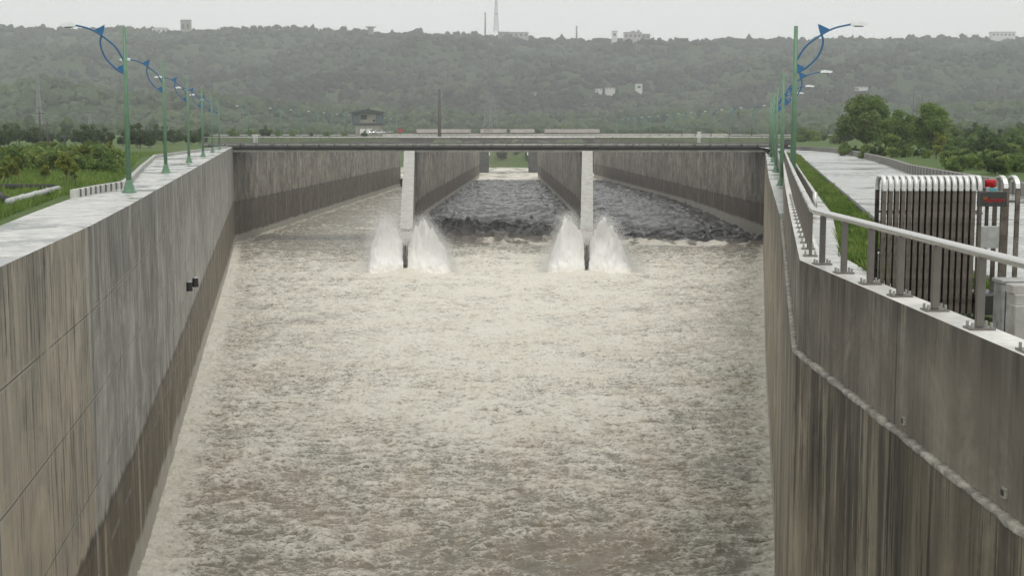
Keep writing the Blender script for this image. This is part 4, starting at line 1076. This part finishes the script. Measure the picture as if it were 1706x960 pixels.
def railing2():
    root = empty('inner_railing', (0, 0, 0)); tag(root, 'lower dark railing behind the steel one, ending in a bright rounded post by the grass', 'railing')
    cx_ = lambda y: float(np.interp(y, [50, 99, 110], [10.95, 20.2, 22.3]))
    m = MB(); m.tube([(cx_(y), y, 0.76) for y in (50, 60, 75, 99)], 0.05, 10); m.build('top_rail', M['steel_top'], root, True)
    proto = None
    for k in range(44):
        y = 50.0 + k*1.1
        if proto is None: b = MB(); b.bbox(-0.06, 0.06, -0.03, 0.03, -0.04, 0.75, 0.008); o = proto = b.build('post', M['steel'], root)
        else: o = proto.copy(); C.objects.link(o)
        o.parent = root; o.location = (cx_(y), y, 0.0)
    m = MB(); m.tube([(cx_(50), 49.95, 0.02), (cx_(50), 49.95, 0.8)], 0.08, 10); m.build('end_post', M['steel_top'], root, True)
railing2()

# ------------------------------------------------------------------ retractable gate
GY = 21.9; GS = GY/F
gx = lambda px: (px-CX)*GS
gz = lambda py: EYE-(py-HY)*GS
def gate():
    root = empty('retractable_gate', (gx(1470), GY, 0)); tag(root, 'folded electric gate of many upright arched bars standing behind the railing', 'gate')
    proto = None; pitch = gx(1479.6)-gx(1469)
    topz = gz(292)
    def hoop(xc, w, r=0.13, mat=0):
        m = MB(); dep = 0.46; path = [(0, 0.06)]
        n = 8
        path = [(0.0, 0.08), (0.0, topz-0.24)]
        for i in range(n+1):
            a = math.pi - (math.pi/2)*i/n; path.append((0.16+0.16*math.cos(a), topz-0.16+0.16*math.sin(a)))
        for i in range(n+1):
            a = math.pi/2 - (math.pi/2)*i/n; path.append((dep-0.16+0.16*math.cos(a), topz-0.16+0.16*math.sin(a)))
        path += [(dep, topz-0.24), (dep, 0.08)]
        th = 0.03; nv = len(path); C2 = (dep/2, topz-0.5)
        m = MB(); m2 = MB()
        for i in range(nv-1):
            (ya, za), (yb, zb) = path[i], path[i+1]
            ina = lambda y, z: (y + (th if y < C2[0] else -th) if abs(y-C2[0]) > 0.02 else y, z - (th if z > topz-0.24 else 0))
            a2, b2 = ina(ya, za), ina(yb, zb); tgt = m2 if 1 <= i < nv-2 else m
            x0, x1 = xc-w/2, xc+w/2; n0 = len(tgt.v)
            tgt.v += [(x0, ya, za), (x1, ya, za), (x1, yb, zb), (x0, yb, zb), (x0, a2[0], a2[1]), (x1, a2[0], a2[1]), (x1, b2[0], b2[1]), (x0, b2[0], b2[1])]
            tgt.f += [(n0, n0+1, n0+2, n0+3), (n0+7, n0+6, n0+5, n0+4), (n0+3, n0+7, n0+4, n0), (n0+1, n0+5, n0+6, n0+2)]; tgt.m += [0]*4
        return m, m2
    for i in range(16):
        if proto is None:
            a, b = hoop(0, 0.066); o = a.build('bar_frame', M['gatebar'], root); b.build('arched_top', M['gatetop_skylit'], o, True)
            c = MB(); c.tube([(0, 0.02, 0.03), (0, 0.02, 0.10)], 0.028, 8); c.tube([(0, 0.44, 0.03), (0, 0.44, 0.10)], 0.028, 8); c.build('castor', M['rubber'], o)
            proto = o
        else:
            o = proto.copy(); C.objects.link(o)
            for ch in proto.children: c = ch.copy(); C.objects.link(c); c.parent = o
        o.parent = root; o.location = (0.03 + i*pitch, 0, 0)
    w = 16*pitch
    for zz in (gz(355), gz(420), gz(470), 0.35):
        m = MB(); m.tube([(0.0, 0.045, zz), (w, 0.045, zz)], 0.010, 6); m.tube([(0.0, 0.23, zz+0.02), (w, 0.23, zz+0.02)], 0.014, 6); m.build('hinge_bar', M['black'], root)
    # inner lattice plates that close the view between the hoops
    m = MB()
    for i in range(15):
        x = 0.03 + (i+0.5)*pitch; m.box(x-0.012, x+0.012, 0.12, 0.36, 0.14, topz-0.22)
    m.build('lattice', M['black'], root)
gate()
def gate_head():
    root = empty('gate_drive_unit', (0, 0, 0)); tag(root, 'drive unit of the gate with red beacon, lettered dark panel and open steel frame', 'gate unit')
    def leg(px0, px1, y, top): m = MB(); m.bbox(gx(px0), gx(px1), y, y+0.05, 0.05, gz(top), 0.006); m.build('frame_leg', M['gatebar'], root)
    leg(1630, 1635.5, GY-0.02, 318); leg(1667, 1675, GY-0.02, 343); leg(1658.5, 1664, GY+0.45, 343)
    m = MB(); m.bbox(gx(1631), gx(1676), GY-0.03, GY+0.12, gz(343), gz(318), 0.01); pn_ = m.build('lettered_panel', M['carblack'], root); pn_.data.materials.clear(); pn_.data.materials.append(M['darkpanel'])
    # lettering
    cu = bpy.data.curves.new('lettering', 'FONT'); cu.body = '電動伸縮門'; cu.size = 0.078; cu.extrude = 0.002
    to = bpy.data.objects.new('lettering', cu); C.objects.link(to); bpy.context.view_layer.update()
    dg = bpy.context.evaluated_depsgraph_get(); me = bpy.data.meshes.new_from_object(to.evaluated_get(dg)); bpy.data.objects.remove(to)
    co = np.array([v.co[:] for v in me.vertices])
    if len(co):
        wdt = co[:, 0].max()-co[:, 0].min(); sx = (gx(1671.5)-gx(1639.5))/wdt
        for v in me.vertices: v.co.x = (v.co.x-co[:, 0].min())*sx; v.co.y = (v.co.y - co[:, 1].min())*sx
        lo = link('lettering', me, M['red'], pn_); lo.location = (gx(1639.5), GY-0.034, gz(336)); lo.rotation_euler = (math.pi/2, 0, 0)
    m = MB(); n = 8; xc, zc = gx(1639.5), gz(329)
    for i in range(n):
        a = 2*math.pi*i/n; m.extrude_y([(xc+0.045*math.cos(a), zc+0.03*math.sin(a)), (xc+0.02*math.cos(a+.35), zc+0.014*math.sin(a+.35)), (xc+0.02*math.cos(a-.35), zc+0.014*math.sin(a-.35))], GY-0.036, GY-0.031)
    m.build('sun_mark', M['orange'], pn_)
    # beacon
    m = MB(); xc = gx(1651); m.bbox(xc-0.095, xc+0.095, GY-0.02, GY+0.15, gz(318), gz(311), 0.01); b = m.build('beacon_base', M['panelgrey'], root)
    m = MB(); m.box(xc-0.045, xc+0.07, GY-0.026, GY-0.021, gz(317), gz(313)); m.build('sticker', M['cyan'], b)
    m = MB(); m.tube([(xc, GY+0.06, gz(311)), (xc, GY+0.06, gz(300)), (xc, GY+0.06, gz(298.6)), (xc, GY+0.06, gz(298))], [0.088, 0.088, 0.08, 0.05], 18); m.build('beacon_lens', M['redglass'], root, True)
    m = MB(); m.bbox(gx(1632), gx(1673), GY, GY+0.06, gz(413), gz(376), 0.01); m.build('lower_panel', M['panelgrey'], root)
    m = MB(); m.bbox(gx(1634.5), gx(1640), GY+0.2, GY+0.25, gz(318), gz(298), 0.006); m.bbox(gx(1663), gx(1668), GY+0.2, GY+0.25, gz(322), gz(300), 0.006); m.build('side_plate', M['panelgrey'], root)
    for px in (1664.0, 1684.0):      # two wider hoops past the panel
        m = MB(); t = MB(); x1 = gx(px+11); w = 0.07; d = 0.5; tz = gz(292)
        pts = []; n = 8
        for i in range(n+1): a = math.pi - math.pi*i/n; pts.append((0.25+0.25*math.cos(a), tz-0.2+0.2*math.sin(a)))
        for i in range(n):
            (ya, za), (yb, zb) = pts[i], pts[i+1]; t.quad((x1-w/2, GY+ya, za), (x1+w/2, GY+ya, za), (x1+w/2, GY+yb, zb), (x1-w/2, GY+yb, zb)); t.quad((x1-w/2, GY+yb, zb-.03), (x1+w/2, GY+yb, zb-.03), (x1+w/2, GY+ya, za-.03), (x1-w/2, GY+ya, za-.03))
            for xx in (x1-w/2, x1+w/2): t.quad((xx, GY+ya, za), (xx, GY+yb, zb), (xx, GY+yb, zb-.03), (xx, GY+ya, za-.03))
        t.build('hoop_top', M['gatetop_skylit'], root, False)
        m.box(x1-w/2, x1+w/2, GY-0.01, GY+0.03, 0.05, tz-0.2); m.box(x1-w/2, x1+w/2, GY+0.47, GY+0.5, 0.05, tz-0.2); m.build('hoop_legs', M['gatebar'], root)
    m = MB(); m.tube([(gx(1665), GY+0.2, gz(335)), (gx(1706), GY+0.2, gz(335))], 0.02, 8); m.build('tie_bar', M['steel'], root)
    m = MB(); m.bbox(gx(1630), gx(1676), GY-0.1, GY+0.6, 0.08, 0.42, 0.03); m.build('motor_housing', M['black'], root)
M['darkpanel'] = simple('dark_panel', (0.06, 0.062, 0.058), 0.35, 0.3, 0.2)
gate_head()
def cabinets():
    Y0 = 18.6; S = Y0/F; X = lambda px: (px-CX)*S; Z = lambda py: EYE-(py-HY)*S
    root = empty('control_cabinet', (0, 0, 0)); tag(root, 'grey metal control cabinet with flat lid at the lower right behind the railing', 'cabinet')
    m = MB(); m.bbox(X(1676), X(1676)+1.1, Y0+0.03, Y0+0.36, 0.0, Z(473), 0.015); m.build('body', M['panelgrey'], root)
    m = MB(); m.bbox(X(1674), X(1674)+1.2, Y0, Y0+0.4, Z(473), Z(467), 0.01); m.build('lid', M['panelgrey'], root)
    m = MB(); m.bbox(X(1682), X(1682)+0.015, Y0+0.025, Y0+0.05, 0.15, Z(485), 0.004); m.build('door_seam', M['black'], root)
    root = empty('stone_block', (0, 0, 0)); tag(root, 'pale concrete block with two stepped slabs beside the cabinet at the right edge', 'block')
    Y1 = 16.9; S1 = Y1/F; X1 = (1698-CX)*S1
    m = MB(); m.bbox(X1, X1+1.2, Y1, Y1+0.22, 0, EYE-(510-HY)*S1, 0.012); m.build('base_block', M['concrete_cap'], root)
    m = MB(); m.bbox(X1+0.02, X1+1.2, Y1+0.06, Y1+0.3, EYE-(510-HY)*S1+0.003, EYE-(492-HY)*S1, 0.012); m.build('slab', M['concrete_cap'], root)
    m = MB(); m.bbox(X1+0.0, X1+1.2, Y1+0.12, Y1+0.36, EYE-(492-HY)*S1+0.003, EYE-(477-HY)*S1, 0.012); m.build('slab', M['concrete_cap'], root)
    p = at(1449+4, 465); root = empty('gate_stop_post', p); tag(root, 'short thin steel post beside the left end of the folded gate', 'post')
    m = MB(); m.tube([(0.1, 0, 0), (0.1, 0, 0.52)], 0.03, 8); m.build('post', M['steel'], root); m = MB(); m.box(0.03, 0.19, -.05, .05, 0.52, 0.55); m.build('top_plate', M['gatetop_skylit'], root)
cabinets()

# ------------------------------------------------------------------ vehicles
def make_car(name, paint, suv=False, lit=False):
    """car with its nose towards -y (facing the camera); origin on the ground"""
    root = empty(name); Lh, W, Ht = (2.3, 0.9, 1.7) if suv else (2.2, 0.85, 1.46)
    bl = 0.95 if suv else 0.82
    prof = [(-Lh, 0.32), (-Lh-0.02, 0.62), (-Lh+0.1, bl-0.08), (-1.2, bl+0.02), (Lh-0.1, bl+0.06), (Lh, 0.7), (Lh, 0.36), (1.9, 0.24), (-1.9, 0.24)]
    bm = bmesh.new(); ring = []
    for sx, ins in ((-W, 0.07), (-W+0.09, 0), (W-0.09, 0), (W, 0.07)):
        ring.append([bm.verts.new((sx, y*(1-ins*0.25), 0.24+(z-0.24)*(1-ins) + (0 if ins == 0 else 0.02))) for y, z in prof])
    for a, b in zip(ring[:-1], ring[1:]):
        for i in range(len(prof)): j = (i+1) % len(prof); bm.faces.new((a[i], a[j], b[j], b[i]))
    bm.faces.new(ring[0][::-1]); bm.faces.new(ring[-1]); bmesh.ops.recalc_face_normals(bm, faces=bm.faces)
    me = bpy.data.meshes.new('body'); bm.to_mesh(me); bm.free(); body = link('body', me, paint, root)
    # cabin
    y0, y1 = (-1.1, Lh-0.18) if suv else (-1.05, 1.75)
    t0, t1 = (-0.45, Lh-0.5) if suv else (-0.3, 1.0)
    def cab(e, z0, z1, nm, mat):
        m = MB(); wl, wt = W-0.06+e, W-0.2+e
        m.v = [(-wl, y0-e, z0), (wl, y0-e, z0), (wl, y1+e, z0), (-wl, y1+e, z0), (-wt, t0-e, z1), (wt, t0-e, z1), (wt, t1+e, z1), (-wt, t1+e, z1)]
        m.f = [(0,3,2,1),(4,5,6,7),(0,1,5,4),(1,2,6,5),(2,3,7,6),(3,0,4,7)]; m.m = [0]*6; return m.build(nm, mat, root)
    cab(0, bl-0.02, Ht-0.05, 'windows', M['glass'])
    m = MB(); wt = W-0.2; m.bbox(-wt-0.02, wt+0.02, t0-0.05, t1+0.06, Ht-0.06, Ht, 0.03)
    for sx in (-1, 1):
        for (ya, yb, yc, yd) in ((y0, y0+0.08, t0, t0+0.08), (y1-0.2, y1, t1-0.2, t1), (0.35, 0.43, 0.35, 0.43)):
            xo = sx*(W-0.05); xt = sx*(W-0.185)
            m.quad((xo, ya, bl), (xo, yb, bl), (xt, yd, Ht-0.05), (xt, yc, Ht-0.05))
    m.build('roof', paint, root)
    for sx in (-1, 1):
        for yy in (-1.4, 1.4):
            m = MB(); m.tube([(sx*(W-0.22), yy, 0.34), (sx*(W-0.01), yy, 0.34)], 0.34, 16); wh = m.build('wheel', M['rubber'], root)
            m = MB(); m.tube([(sx*(W-0.01), yy, 0.34), (sx*(W+0.01), yy, 0.34)], 0.2, 12); m.build('rim', M['steel'], wh)
        m = MB(); m.bbox(sx*(W-0.2)-0.14, sx*(W-0.2)+0.14, -Lh-0.05, -Lh+0.12, 0.6, 0.76, 0.02); m.build('headlight', M['lit'] if lit else M['lampwhite'], root)
        m = MB(); m.bbox(sx*(W-0.10)-0.07, sx*(W-0.10)+0.07, Lh-0.12, Lh+0.03, 0.78, 0.92 if suv else 0.9, 0.02); m.build('tail_light', M['redglass'], root)
        m = MB(); m.bbox(sx*(W+0.06)-0.08, sx*(W+0.06)+0.08, y0+0.3, y0+0.42, bl, bl+0.14, 0.02); m.build('mirror', paint, root)
    m = MB(); m.box(-0.2, 0.2, Lh+0.005, Lh+0.03, 0.62, 0.78); m.build('number_plate', M['plate'], root)
    m = MB(); m.bbox(-W+0.05, W-0.05, Lh-0.05, Lh+0.06, 0.3, 0.5, 0.03); m.bbox(-W+0.05, W-0.05, -Lh-0.06, -Lh+0.05, 0.28, 0.48, 0.03); m.build('bumper', M['black'], root)
    return root
c = make_car('parked_car', M['carblack'], True); c.location = (42.9, 216, 0.0); c.rotation_euler.z = math.pi + R(-4)
tag(c, 'dark utility car seen from behind far along the right bank road', 'car')
cl = make_car('car', M['carwhite'], False, True); cl.location = (atY(620, 222, 507).x, 507, atY(620, 222.6, 507).z); tag(cl, 'white car with both headlights lit below the guardhouse', 'car')
c2 = copy_tree(make_car('car', M['carwhite'])) if False else make_car('car', M['carwhite']); c2.location = (atY(633, 222, 505).x, 505, atY(633, 222.6, 505).z); c2.rotation_euler.z = R(80); tag(c2, 'white car standing side on just right of the lit car', 'car')
c3 = make_car('car', M['panelgrey']); c3.location = (atY(644, 222, 506).x, 506, atY(644, 222.6, 506).z); c3.rotation_euler.z = R(60); tag(c3, 'silver car at the right foot of the guardhouse', 'car')

# guardhouse on stilts
def guardhouse():
    Y = 520; S = Y/F; root = empty('guardhouse', (atY(613, 222, Y).x, Y, 0)); tag(root, 'small two storey guardhouse with a dark pitched roof and blue grey corner screens', 'building')
    w = 24.0*S; z = lambda py: EYE-(py-HY)*S
    m = MB(); m.box(-w*0.86, w*0.86, 0, 8, 0, z(208)); m.build('lower_wall', M['housewall'], root)
    m = MB(); m.box(-w, w, -0.3, 8.3, z(208)+0.003, z(205)); m.build('floor_slab', M['darkroof'], root)
    m = MB(); m.box(-w*0.9, w*0.9, 0, 8, z(205)+0.003, z(188)); m.build('upper_wall', M['housewall'], root)
    m = MB(); r0 = z(187); rp = z(181.5)
    m.v = [(-w-1.0, -1, r0), (w+1.0, -1, r0), (w+1.0, 9, r0), (-w-1.0, 9, r0), (0, -1, rp), (0, 9, rp), (-w-1.0, -1, r0-0.35), (w+1.0, -1, r0-0.35), (w+1, 9, r0-.35), (-w-1, 9, r0-.35)]
    m.f = [(0, 1, 4), (1, 2, 5, 4), (2, 3, 5), (3, 0, 4, 5), (6, 7, 1, 0), (7, 8, 2, 1), (8, 9, 3, 2), (9, 6, 0, 3), (9, 8, 7, 6)]; m.m = [0]*9; m.build('roof', M['darkroof'], root)
    m = MB(); m.box(-0.35, 0.35, 3, 4, rp-0.2, rp+0.5); m.build('vent', M['darkroof'], root)
    for sx in (-1, 1):
        m = MB(); xs = sorted((sx*w*0.97, sx*w*0.55)); m.box(xs[0], xs[1], -0.35, -0.03, z(206), z(189)); m.build('corner_screen', M['screen'], root)
        m = MB(); xs = sorted((sx*(w+0.0), sx*(w+0.35))); m.box(xs[0], xs[1], -0.5, 0.1, z(207), z(187)); m.build('column', M['darkroof'], root)
    m = MB(); m.box(-w*0.5, -w*0.05, -0.08, -0.02, z(199), z(191)); wi = m.build('window', M['glass'], root); m = MB(); m.box(-w*0.52, -w*0.02, -0.5, -0.02, z(190.4), z(190)); m.build('awning', M['white'], wi)
    m = MB(); m.box(w*0.35, w*0.5, -0.08, -0.02, z(203), z(199)); m.build('window', M['glass'], root)
    m = MB(); m.box(-w*0.55, -w*0.2, -0.2, -0.02, z(223), z(214.5)); m.box(-w*0.1, w*0.3, -0.2, -0.02, z(223), z(214.5)); m.build('door', M['white'], root)
M['screen'] = simple('screen_blue', (0.085, 0.125, 0.135), 0.5)
guardhouse()
# small sign and kiosk things behind the bridge
def kiosk(px, w, y0, y1, Y, mat, name, label, cat):
    S = Y/F; X = (px-CX)*S; root = empty(name, (X, Y, 0)); tag(root, label, cat)
    zb, zt = EYE-(y1-HY)*S, EYE-(y0-HY)*S; hw = w*S/2
    m = MB(); m.bbox(-hw, hw, 0, hw*1.6, 0.3, zt-0.15, 0.04); m.build('body', mat, root)
    m = MB(); m.bbox(-hw-0.12, hw+0.12, -0.12, hw*1.6+0.12, zt-0.15, zt, 0.03); m.build('top', M['white'], root)
kiosk(427, 8, 224, 234, 300, M['white'], 'utility_box', 'small white utility box behind the left part of the bridge railing', 'utility box')
kiosk(1163, 5, 219, 228, 320, M['white'], 'utility_box', 'small white utility box behind the right part of the bridge railing', 'utility box')
root = empty('road_sign', (atY(667, 222, 520).x, 520, 0)); tag(root, 'small dark red sign board right of the guardhouse', 'sign')
m = MB(); m.box(-0.8, 0.8, 0, 0.1, 2.6, 3.7); m.build('board', M['red'], root); m = MB(); m.box(-0.06, 0.06, 0.1, 0.2, 0, 3.5); m.build('post', M['steel'], root)

# ------------------------------------------------------------------ poles, pylons, skyline things
def utility_pole(px, ytop, Y, z0, label, r=0.16, arms=2):
    S = Y/F; X = (px-CX)*S; zt = EYE-(ytop-HY)*S; root = empty('utility_pole', (X, Y, z0)); tag(root, label, 'utility pole')
    h = zt-z0; m = MB(); m.tube([(0, 0, -0.2), (0, 0, h)], [r*1.25, r*0.8], 8); m.build('pole', M['wood'], root, True)
    for k in range(arms):
        z = h-0.5-k*1.2; m = MB(); m.box(-0.9, 0.9, -0.06, 0.06, z, z+0.12); a = m.build('crossarm', M['wood'], root)
        m = MB()
        for x in (-0.8, -0.3, 0.3, 0.8): m.tube([(x, 0, z+0.12), (x, 0, z+0.36)], 0.05, 6)
        m.build('insulator', M['panelgrey'], a)
    return root
utility_pole(72, 185, 240, 0, 'taller dark utility pole on the left with one crossarm', arms=1)
utility_pole(84, 204, 232, 0, 'shorter dark utility pole just right of the taller left pole', 0.18, 1)
utility_pole(112, 224, 260, 0, 'small low utility pole in the left scrub', 0.12, 1)
utility_pole(143, 212, 300, 0, 'leaning thin pole in front of the dark trees on the left', 0.14, 1)
utility_pole(733, 150, 560, 0.8, 'tall thick grey pole rising above the bridge left of its middle', 0.62, 2)
utility_pole(1531, 158, 700, 0.5, 'thin distant pole above the right tree clump', 0.25, 1)
utility_pole(1516, 150, 760, 0.5, 'fainter thin distant pole beside the other above the right trees', 0.25, 1)

def pylon(px, ytop, ybase, Y, wb, label, name='pylon', cat='pylon', wt=None, arms=3, t=0.18):
    S = Y/F; X = (px-CX)*S; zt = EYE-(ytop-HY)*S; zb = EYE-(ybase-HY)*S; root = empty(name, (X, Y, zb)); tag(root, label, cat)
    h = zt-zb; wt = wt or wb*0.22; m = MB(); n = 9
    w = lambda z: wb/2*(1-z/h) + wt/2*(z/h)
    for sx in (-1, 1):
        for sy in (-1, 1): m.tube([(sx*w(0), sy*w(0), 0), (sx*w(h), sy*w(h), h)], t, 4)
    for i in range(n):
        z0, z1 = h*i/n, h*(i+1)/n; a, b = w(z0), w(z1)
        for (p, q) in (((-1, -1), (1, -1)), ((1, -1), (1, 1)), ((1, 1), (-1, 1)), ((-1, 1), (-1, -1))):
            m.tube([(p[0]*a, p[1]*a, z0), (q[0]*b, q[1]*b, z1)], t*0.6, 4); m.tube([(q[0]*a, q[1]*a, z0), (p[0]*b, p[1]*b, z1)], t*0.6, 4)
            m.tube([(p[0]*b, p[1]*b, z1), (q[0]*b, q[1]*b, z1)], t*0.6, 4)
    m.build('lattice', M['pylon'], root)
    for k in range(arms):
        z = h*(0.97-0.13*k); m = MB(); a = wb*0.75
        m.tube([(-a, 0, z), (0, 0, z+h*0.03), (a, 0, z)], t*0.8, 4); m.tube([(-a, 0, z), (a, 0, z)], t*0.7, 4); m.build('crossarm', M['pylon'], root)
    return root
pylon(71, 114, 235, 900, 3.6, 'faint lattice power pylon at the far left')
pylon(1406, 132, 235, 620, 6.5, 'lattice power pylon behind the tallest right tree, left one of the pair')
pylon(1413, 134, 235, 640, 5, 'slim lattice pylon close behind the other right pylon')
pylon(155, 190, 228, 800, 3, 'small faint pylon left of the nearest left lamp', arms=2, t=.14)
pylon(813, 155, 222, 1000, 7, 'faint lattice pylon above the bridge middle, left one of two')
pylon(822, 160, 222, 1050, 7, 'faint lattice pylon above the bridge middle, right one of two')
tw = pylon(827, 2, 56, 2480, 9, 'tall lattice telecom tower on the skyline', 'telecom_tower', 'tower', 2.8, 0, 0.45)
S = 2480/F
m = MB()
for z in (0.55, 0.86, 0.97): m.tube([(0, 0, 58*z-0.8), (0, 0, 58*z+0.8)], 3.0 if z < 0.7 else 2.2, 10)
m.build('antenna_ring', M['pylon'], tw)
def chimney(px, yt, yb, wpx, Y, label):
    S = Y/F; X = (px-CX)*S; zb = EYE-(yb-HY)*S; zt = EYE-(yt-HY)*S; root = empty('chimney', (X, Y, zb)); tag(root, label, 'chimney')
    m = MB(); m.tube([(0, 0, 0), (0, 0, zt-zb)], [wpx*S*0.55, wpx*S*0.42], 12); m.build('stack', M['pylon'], root, True)
    m = MB(); m.tube([(0, 0, zt-zb-1.5), (0, 0, zt-zb+0.3)], wpx*S*0.5, 12); m.build('rim', M['darkroof'], root)
chimney(809, 25, 60, 2.6, 2485, 'taller slim chimney left of the telecom tower on the skyline')
chimney(959, 47, 68, 3.0, 2485, 'short slim chimney on the skyline right of the middle')
def on_hill(px, py):
    d = ray(px, py)
    for Y in np.arange(1300, 2520, 5.0):
        if float(hill_h(np.array([d.x/d.y*Y]), np.array([Y]))[0]) + 5 >= EYE + d.z/d.y*Y: return Y - 8
    return 2480
def block(px0, px1, yt, yb, Y, mat, label, name='building', roof=True, win=3, dep=14, extra=None):
    if Y < 2000: Y = on_hill((px0+px1)/2, yb)
    S = Y/F; X = ((px0+px1)/2-CX)*S; hw = (px1-px0)/2*S; zb = EYE-(yb-HY)*S; zt = EYE-(yt-HY)*S
    root = empty(name, (X, Y, zb)); tag(root, label, 'building'); h = zt-zb
    m = MB(); m.box(-hw, hw, 0, dep, -7, h); m.build('wall', mat, root)
    if roof: m = MB(); m.box(-hw-0.5, hw+0.5, -0.5, dep+0.5, h, h+0.9); m.build('roof', M['housewall'] if mat is not M['housewall'] else M['darkroof'], root)
    for i in range(win):
        x = -hw + (i+0.5)*2*hw/win; m = MB(); m.box(x-hw/win*0.45, x+hw/win*0.45, -0.1, 0, h*0.45, h*0.75); m.build('window', M['glass'], root)
    if extra:
        for (a, b, c_) in extra: m = MB(); m.box(a*hw, b*hw, 2, dep-2, h+0.9, h+0.9+c_); m.build('rooftop_unit', mat, root)
    return root
block(309, 325, 37, 62, 2475, M['housewall'], 'grey block tower with flat top on the left skyline', win=2, dep=10)
block(262, 285, 50, 60, 2478, M['white'], 'pale low building left of the block tower on the skyline', win=3)
block(848, 880, 57, 66, 2470, M['pinkwall'], 'pinkish low building right of the telecom tower', win=4)
block(830, 847, 56.5, 64, 2472, M['housewall'], 'flat grey building at the foot of the telecom tower', win=2)
block(1037, 1066, 57, 70, 2475, M['pinkwall'], 'long grey pink building on the skyline right of the middle', win=4, extra=[(-0.2, 0.3, 2.5), (0.5, 0.8, 4)])
block(1066, 1080, 60, 70, 2478, M['housewall'], 'lower annex at the right of the long grey pink building', win=2)
block(1017, 1026, 55, 68, 2480, M['white'], 'small pale square building left of the long grey pink one', win=1, dep=8)
block(1641, 1680, 56.5, 66, 2470, M['white'], 'long white building with flat roof on the right skyline', win=6)
block(991, 1002, 149, 153.5, 1900, M['concrete_pale'], 'small white house high on the forested slope, left one of the pair', win=2, dep=8)
block(1007, 1023, 147.5, 151, 1905, M['concrete_pale'], 'long white house high on the forested slope, right one of the pair', win=3, dep=8)
block(1057, 1068, 141, 153, 1900, M['concrete_pale'], 'white narrow gatelike building alone on the forested slope', win=1, dep=8)
block(882, 893, 156, 159, 1850, M['pinkwall'], 'tiny pink roofed house on the forested slope', win=1, dep=6)
block(1420, 1440, 146, 149, 1850, M['white'], 'tiny pale row house on the right slope above the tallest tree', win=3, dep=6)
# saucer topped lookout
S = 2480/F; root = empty('lookout_pavilion', ((621-CX)*S, 2480, EYE-(56-HY)*S)); tag(root, 'flat saucer shaped lookout on the skyline left of the middle', 'pavilion')
m = MB(); m.tube([(0, 0, 6.5*S), (0, 0, 7.5*S), (0, 0, 8.5*S)], [6*S, 9.5*S, 9*S], 16); m.build('roof_disc', M['housewall'], root)
m = MB(); m.tube([(0, 0, -5), (0, 0, 6.6*S)], 5*S, 12); m.build('drum', M['pylon'], root)

# ------------------------------------------------------------------ pipes, wall lamp
def pipe(pts, r, mat, label, flanges=True):
    root = empty('water_pipe', pts[0]); tag(root, label, 'pipe'); o0 = Vector(pts[0])
    P = [Vector(p)-o0 for p in pts]
    m = MB(); m.tube(P, r, 14); m.build('barrel', mat, root, True)
    if flanges:
        m = MB()
        for t in (0.25, 0.5, 0.75):
            a = P[0].lerp(P[-1], t); b = P[0].lerp(P[-1], t+0.01); m.tube([a, b], r*1.18, 14)
        m.build('joint_ring', mat, root, True)
pa, pb = at(14, 341, 0.05), at(97, 318, 0.05); pa.z = pb.z = 0.17
pipe([pa, pb], 0.145, M['greypipe'], 'long pale grey pipe lying on the grass of the left bank')
pc = at(-30, 316, 0.0); pd = at(92, 317, 0.0); pc.z = pd.z = 0.16
pipe([pc, pd], 0.15, M['rubber'], 'long black pipe lying behind the pale grey pipe', False)
pe = at(-15, 327, 0.0); pf = at(4, 338, 0); pg = at(14, 341.5, 0); pe.z = 0.35; pf.z = 0.2; pg.z = 0.17
pipe([pe, pf, pg], 0.17, M['rubber'], 'short black elbow pipe joined to the near end of the grey pipe', False)
def wall_lamp():
    # on the left wall at px (311,476)
    best = None
    for Yk in np.arange(40, 250, 0.25):
        p = atY(311, 476, Yk); e = abs(p.x - float(XL(Yk)))
        if best is None or e < best[0]: best = (e, p, Yk)
    p = best[1]; Y = best[2]; s = Y/F; root = empty('wall_floodlight', (float(XL(Y))+0.03, Y, p.z)); tag(root, 'small black double floodlight fixed to the left wall', 'floodlight')
    m = MB(); m.bbox(0.0, 0.12, -0.3, 0.5, -0.2, 0.25, 0.02); m.build('bracket', M['black'], root)
    for (y, x, zz) in ((-0.25, 0.16, -0.35), (0.30, 0.46, -0.12)):
        m = MB(); m.tube([(x+0.05, y, zz), (x+0.05, y, zz+0.62)], [0.24, 0.2], 10); h = m.build('lamp_body', M['black'], root)
        m = MB(); m.tube([(x+0.05, y, zz+0.62), (x+0.05, y, zz+0.72)], [0.24, 0.1], 10); m.build('hood', M['panelgrey'], h)
wall_lamp()

# ------------------------------------------------------------------ haze
def haze():
    m = bpy.data.materials.new('haze'); m.use_nodes = True; t = m.node_tree; t.nodes.clear()
    v = t.nodes.new('ShaderNodeVolumePrincipled'); v.inputs['Color'].default_value = (0.93, 0.95, 0.975, 1); v.inputs['Density'].default_value = 0.00024; v.inputs['Anisotropy'].default_value = 0.2
    o = t.nodes.new('ShaderNodeOutputMaterial'); t.links.new(v.outputs[0], o.inputs['Volume'])
    b = MB(); b.box(-2950, 2950, -200, 2950, -25, 246); ob = b.build('haze', m); tag(ob, kind='stuff')
haze()
